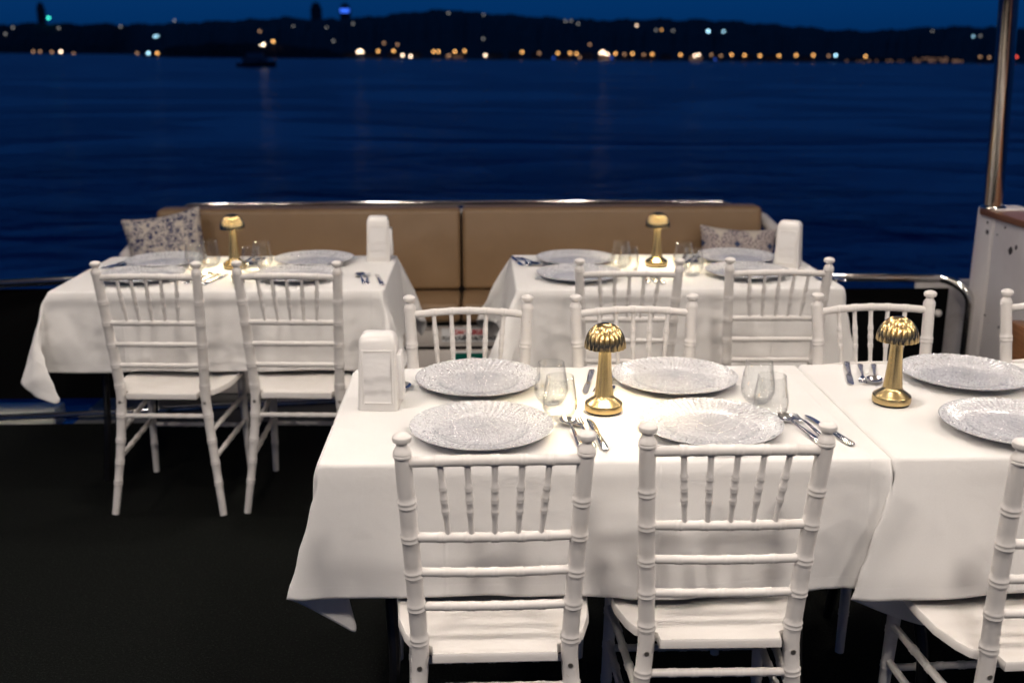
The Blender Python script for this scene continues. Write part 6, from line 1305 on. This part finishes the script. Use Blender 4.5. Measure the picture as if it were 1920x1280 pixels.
for x, y, lb in [(.529, 2.258, 'near plate on the front table, partly behind the right chair back'),
                 (-.008, 2.622, 'far plate on the front table beside the napkin holder'),
                 (.512, 2.622, 'far plate on the front table just right of the lit brass lamp'),
                 (1.286, 2.612, 'far plate on the right edge table just right of the unlit lamp'),
                 (1.228, 2.223, 'near plate on the right edge table, cut off by the photo edge'),
                 (-1.320, 4.015, 'near plate at the left end of the far left table, seen through the chair spindles'),
                 (-.712, 4.017, 'near plate on the far left table behind the spindles of its right chair'),
                 (-1.308, 4.312, 'far plate on the far left table in front of the floral cushion'),
                 (-.696, 4.322, 'far plate on the far left table between glasses and napkin holder'),
                 (.385, 3.985, 'near plate at the left end of the far right table'),
                 (1.055, 4.012, 'near plate on the far right table in front of its napkin holder'),
                 (.400, 4.304, 'far plate at the left end of the far right table before the sofa seam'),
                 (1.085, 4.322, 'far plate on the far right table in front of the tile print cushion')]:
    cp(pl0, (x, y, ZT + (.005 if 1.2 < x < 1.3 and y < 3 else 0)), random.Random(x).uniform(0, 6), lb)

# tumblers: stemless, egg shaped, thin wall
def make_glass(loc, label):
    outp = [(.001, 0), (.022, 0), (.027, .003), (.036, .014), (.0415, .028), (.0425, .038), (.0412, .052), (.0385, .070), (.0352, .090), (.0330, .106), (.0326, .1075)]
    inp = [(.0318, .1075), (.0316, .106), (.0339, .090), (.0372, .070), (.0399, .052), (.0411, .038), (.0400, .029), (.0345, .016), (.024, .0085), (.010, .0065), (.001, .0062)]
    m = MB(); m.lathe(outp + inp, 40, cap=False)
    return tag(m.build('tumbler', M_glass, loc=loc, ang=80), label, 'glass', 'stemless drinking glasses on the tables')
gl0 = make_glass((.186, 2.345, ZT), 'front glass of the pair between the two left plates of the front table')
for x, y, lb in [(.173, 2.462, 'rear glass of the pair between the two left plates of the front table'),
                 (.690, 2.338, 'front glass of the pair at the right end of the front table'),
                 (.690, 2.455, 'rear glass of the pair at the right end of the front table'),
                 (-1.115, 4.262, 'rear glass of the pair left of the lamp on the far left table'),
                 (-1.150, 4.165, 'front glass of the pair left of the lamp on the far left table'),
                 (-.911, 4.110, 'front glass of the pair right of the lamp on the far left table'),
                 (-.893, 4.225, 'rear glass of the pair right of the lamp on the far left table'),
                 (.576, 4.185, 'rear glass of the pair left of the lamp on the far right table'),
                 (.588, 4.055, 'front glass of the pair left of the lamp on the far right table'),
                 (.826, 4.150, 'rear glass of the pair right of the lamp on the far right table'),
                 (.838, 4.018, 'front glass of the pair right of the lamp on the far right table')]:
    cp(gl0, (x, y, ZT), 0, lb)

M_shade = mat('ribbed_brass', (.68, .50, .23), .22, 1)
M_stem = mat('satin_brass', (.70, .53, .26), .27, 1)
# mushroom lamps
def make_lamp(loc, label, lit, base=None):
    t = thing('table_lamp', loc, label, 'lamp', 0, 'brass mushroom lamps on the tables')
    m = MB(); m.lathe([(.001, 0), (.043, 0), (.044, .004), (.001, .004)], 40); m.build('foot_pad', M_rubber, t)
    m = MB()
    def fl2(a, k): return 1
    m.lathe([(.0435, .004), (.0460, .0055), (.0464, .008), (.0464, .021), (.0452, .0232), (.0440, .0238), (.036, .0300), (.029, .0345), (.0245, .0385), (.0230, .044)], 64, cap=False); m.build('base', M_stem, t)
    m = MB(); m.lathe([(.0232, .043), (.0224, .052), (.0200, .075), (.0178, .10), (.0160, .13), (.0152, .155), (.0152, .176)], 56,
                      flute=lambda a, k: 1 + .006 * math.cos(22 * a), cap=False); m.build('stem', M_stem, t)
    # fluted cap
    nf = 20; pr = []
    for k in range(15):
        a = PI / 2 * k / 14
        pr.append((.0505 * math.cos(a) ** .92 if k < 14 else .0006, .163 + .059 * math.sin(a)))
    pr2 = [(r * .955, z - .0016) for r, z in pr]
    def fl(a, k):
        q = abs(math.cos(nf / 2 * a))
        return 1 - (.022 + .07 * min(1, k * 3)) * (1 - q) ** 1.5
    m = MB(); m.lathe(pr, 160, flute=fl, cap=False); m.lathe(list(reversed(pr2)), 160, flute=fl, cap=False)
    m.lathe([(.0480, .1620), (.0506, .1620), (.0506, .1632)], 160, flute=fl, cap=False)
    m.build('shade', M_shade, t, ang=70)
    m = MB(); m.lathe([(.0158, .1685), (.036, .1685), (.036, .1715), (.0158, .1715), (.0158, .1685)], 40, cap=False); m.build('diffuser', M_lit if lit else M_unlit, t)
    return t
lm0 = make_lamp((.298, 2.402, ZT), 'lit brass mushroom lamp in the middle of the front table', True)
cp(lm0, (-1.003, 4.215, ZT), 0, 'lit brass mushroom lamp on the far left table')
cp(lm0, (.727, 4.215, ZT), 0, 'lit brass mushroom lamp on the far right table')
make_lamp((1.018, 2.425, ZT + .005), 'unlit brass mushroom lamp on the right edge table', False)

# napkin holders
def make_holder(loc, rz, label, wrap=False):
    t = thing('napkin_holder', loc, label, 'napkin holder', rz, None)
    w0, w1, d0, d1, h = .050, .045, .048, .030, .188
    def outline(s, n=6):
        return s
    m = MB(); rows = []
    def rrect(hw, hd, r, z):
        out = []
        for cx, cy_, a0 in ((hw - r, -hd + r, -PI / 2), (hw - r, hd - r, 0), (-hw + r, hd - r, PI / 2), (-hw + r, -hd + r, PI)):
            for k in range(5):
                a = a0 + PI / 2 * k / 4; out.append((cx + r * math.cos(a), cy_ + r * math.sin(a), z))
        return out
    zs = [0, .003, .05, .1, .15, .165, .176, .183, .187, .188]
    for z in zs:
        q = z / h; hw = w0 + (w1 - w0) * q; hd = d0 + (d1 - d0) * q
        if z > .16:
            e = (z - .16) / .028; sh = 1 - math.sqrt(max(0, 1 - min(1, e) ** 2)); hw -= .016 * sh; hd -= .016 * sh
        rows.append(rrect(hw, hd, min(.009, hd * .6), z))
    n = len(rows[0]); vs = [p_ for r_ in rows for p_ in r_]
    fs = [(k * n + i, k * n + (i + 1) % n, (k + 1) * n + (i + 1) % n, (k + 1) * n + i) for k in range(len(rows) - 1) for i in range(n)] + [tuple(range(n)), tuple((len(rows) - 1) * n + i for i in range(n))]
    m.add(vs, fs); m.build('body', M_holder, t, ang=45)
    m = MB(); m.lathe([(.001, -.001), (.03, -.001), (.03, .0005)], 12); 
    for s_ in (-1, 1):
        # window frame and the napkin showing in it, laid on the sloping face
        sl = math.atan((d0 - d1) / h)
        Mx = Matrix.Translation((0, s_ * (d0 + .0004), 0)) @ Matrix.Rotation(s_ * sl, 4, 'X')
        f_ = MB()
        for x0, x1, z0, z1 in ((-.038, -.033, .016, .150), (.033, .038, .016, .150), (-.033, .033, .016, .021), (-.033, .033, .145, .150)):
            f_.box(x0, x1, -.0026, .0026, z0, z1, Mx)
        f_.build('window_frame', M_holder, t, bevel=.0008)
        g_ = MB(); nx_, nz_ = 10, 18; vs = []
        for j in range(nz_ + 1):
            for i in range(nx_ + 1):
                x = -.033 + .066 * i / nx_; z = .021 + .124 * j / nz_
                bulge = .0006 + .0015 * math.sin(PI * i / nx_) * math.sin(PI * j / nz_) + .0034 * (1 if z > .078 + .003 * math.sin(x * 90) else 0) + .0028 * (1 if z > .045 + .004 * math.sin(x * 60 + 1) else 0)
                vs.append(Mx @ Vector((x, s_ * bulge, z)))
        g_.add(vs, [(j * (nx_ + 1) + i, j * (nx_ + 1) + i + 1, (j + 1) * (nx_ + 1) + i + 1, (j + 1) * (nx_ + 1) + i) for j in range(nz_) for i in range(nx_)])
        g_.build('napkin', M_napkin, t)
    if wrap:
        f_ = MB(); f_.box(w0 - .004, w0 + .012, -.030, .026, .02, .135, Matrix.Rotation(R(-2), 4, 'Y')); f_.build('napkin', M_napkin, t, bevel=.004)
    return t
hd0 = make_holder((-.252, 2.468, ZT), R(-2), 'white plastic napkin holder on the left corner of the front table', True)
cp(hd0, (-.432, 4.385, ZT), R(2), 'white napkin holder on the far left table against the tan sofa')
make_holder((1.272, 4.205, ZT), R(-28), 'white napkin holder on the far right table against the sea')

# small black ashtray cup
m = MB(); m.lathe([(.001, 0), (.021, 0), (.026, .030), (.0255, .033), (.022, .033), (.019, .006), (.001, .005)], 28, cap=False)
tag(m.build('cup', mat('black_plastic', (.008, .009, .008), .4), loc=(-.925, 3.925, ZT)), 'small black cup beside the right chair back on the far left table', 'cup')

# cutlery
def blade_outline(pts, th, m, zf=None, M=None):
    n = len(pts); vs = []
    for s_ in (1, -1):
        for x, y in pts:
            z = zf(y) if zf else 0
            vs.append(Vector((x, y, z + s_ * th / 2)))
    if M: vs = [M @ v_ for v_ in vs]
    m.add(vs, [tuple(range(n)), tuple(reversed(range(n, 2 * n)))] + [(i, (i + 1) % n, n + (i + 1) % n, n + i) for i in range(n)])
def strip(m, samples, th):
    """samples: (y, halfwidth, z)"""
    vs = []
    for y, hw, z in samples:
        vs += [(-hw, y, z - th / 2), (hw, y, z - th / 2), (hw * .8, y, z + th / 2), (-hw * .8, y, z + th / 2)]
    fs = [(0, 1, 2, 3), tuple(len(vs) - 4 + i for i in (3, 2, 1, 0))]
    for k in range(len(samples) - 1):
        for i in range(4):
            j = (i + 1) % 4; fs.append((k * 4 + i, k * 4 + j, k * 4 + 4 + j, k * 4 + 4 + i))
    m.add(vs, fs)
HND = [(-.190, .0055, .004), (-.186, .0078, .0042), (-.165, .0076, .0045), (-.135, .0058, .006), (-.10, .0042, .0085), (-.075, .0034, .0100), (-.060, .0032, .0098)]
def make_spoon():
    m = MB(); strip(m, HND, .0028); hnd = m
    # bowl
    n = 24; rows = 7; vs = []
    for s_ in (0, 1):
        for k in range(rows):
            q = k / (rows - 1)
            for i in range(n):
                a = 2 * PI * i / n
                hw = .0205 * (1 - .12 * math.sin(a)); hl_ = .030
                vs.append((q * hw * math.cos(a), -.028 + q * hl_ * math.sin(a), .0015 + .0085 * q ** 2.2 - s_ * .0012))
    fs = []
    for s_ in (0, 1):
        for k in range(rows - 1):
            for i in range(n):
                j = (i + 1) % n; o_ = s_ * rows * n
                fs.append((o_ + k * n + i, o_ + k * n + j, o_ + (k + 1) * n + j, o_ + (k + 1) * n + i))
    for i in range(n):
        j = (i + 1) % n; fs.append(((rows - 1) * n + i, (rows - 1) * n + j, (2 * rows - 1) * n + j, (2 * rows - 1) * n + i))
    m.add(vs, fs)
    return m
def make_fork():
    m = MB(); strip(m, HND + [(-.052, .006, .008), (-.045, .0105, .006), (-.036, .0115, .004)], .0022)
    for k in range(4):
        x = -.0089 + k * .00593
        pts = [(-.0375, .0024, .0042), (-.02, .0018, .0035), (-.006, .0015, .0055), (.0, .0007, .0075)]
        b = MB(); strip(b, pts, .0017); m.add([(v_[0] + x, v_[1], v_[2]) for v_ in b.v], b.f)
    return m
def make_knife():
    m = MB(); strip(m, [(-.205, .0062, .0045), (-.20, .0085, .005), (-.165, .0082, .005), (-.115, .0062, .005), (-.098, .0055, .005), (-.094, .0062, .005)], .0050)
    blade_outline([(-.006, -.0945), (.0075, -.0935), (.0095, -.08), (.0098, -.03), (.0070, -.012), (.0015, -.0015), (-.0045, .0), (-.0065, -.01), (-.0068, -.06)], .0013, m, lambda y: .0028)
    return m
cut = {}
for nm, fn, cat in (('spoon', make_spoon, 'spoon'), ('fork', make_fork, 'fork'), ('knife', make_knife, 'knife')):
    cut[nm] = fn()
first = {}
def lay(kind, head, tail, label, z=ZT, roll=0):
    hx, hy = head; tx, ty = tail
    rz = math.atan2(hy - ty, hx - tx) - PI / 2
    if kind not in first:
        o = cut[kind].build(kind, M_cutlery, loc=(hx, hy, z), rot=(0, roll, rz), ang=89)
        first[kind] = o; tag(o, label, kind, 'polished steel cutlery beside the plates')
    else:
        o = first[kind].copy(); C.objects.link(o); o.location = (hx, hy, z); o.rotation_euler = (0, roll, rz); o['label'] = label; ALL.append(o)
def setting(cx, cy, flip, place, ang=0, spread=.030, order=('spoon', 'fork', 'knife'), z=ZT):
    s_ = -1 if flip else 1
    for k, kind in enumerate(order):
        off = (k - 1) * spread
        x = cx + s_ * off; a = ang + R(random.Random(cx * 31 + k).uniform(-5, 5))
        dx, dy = math.sin(a), -math.cos(a)
        hy = cy + s_ * .10
        lay(kind, (x, hy), (x + s_ * dx * .19, hy + s_ * dy * .19), kind + ' ' + place, z + .0012, R(random.Random(cx * 7 + k).uniform(-7, 7)))
setting(.226, 2.235, False, 'in front of the lit lamp of the front table', R(3), .028)
setting(.748, 2.245, False, 'lying by the right chair at the right end of the front table', R(9), .032)
setting(-.205, 2.665, True, 'half hidden behind the front napkin holder', R(18), .012)
setting(.292, 2.625, True, 'just behind the lit lamp of the front table', R(-12), .026, ('spoon', 'fork', 'knife'))
setting(.998, 2.665, True, 'between the table seam and the unlit lamp', R(-15), .030, z=ZT + .005)
setting(1.52, 2.66, True, 'at the extreme right edge of the photo', R(-10), .026, z=ZT + .005)
setting(-1.035, 3.985, False, 'between the two chairs of the far left table', R(-18), .034)
setting(-.448, 3.965, False, 'at the right end of the far left table under its napkin holder', R(10), .034)
setting(-1.52, 4.31, True, 'at the left end of the far left table', R(-22), .026)
setting(-.97, 4.33, True, 'behind the lamp of the far left table', R(-8), .026)
setting(.645, 3.955, False, 'behind the left chair back at the far right table', R(5), .032)
setting(1.315, 3.97, False, 'at the right end of the far right table by the chair post', R(16), .034)
setting(.205, 4.31, True, 'at the left end of the far right table', R(16), .030)
setting(.855, 4.33, True, 'behind the right pair of glasses on the far right table', R(-20), .026)
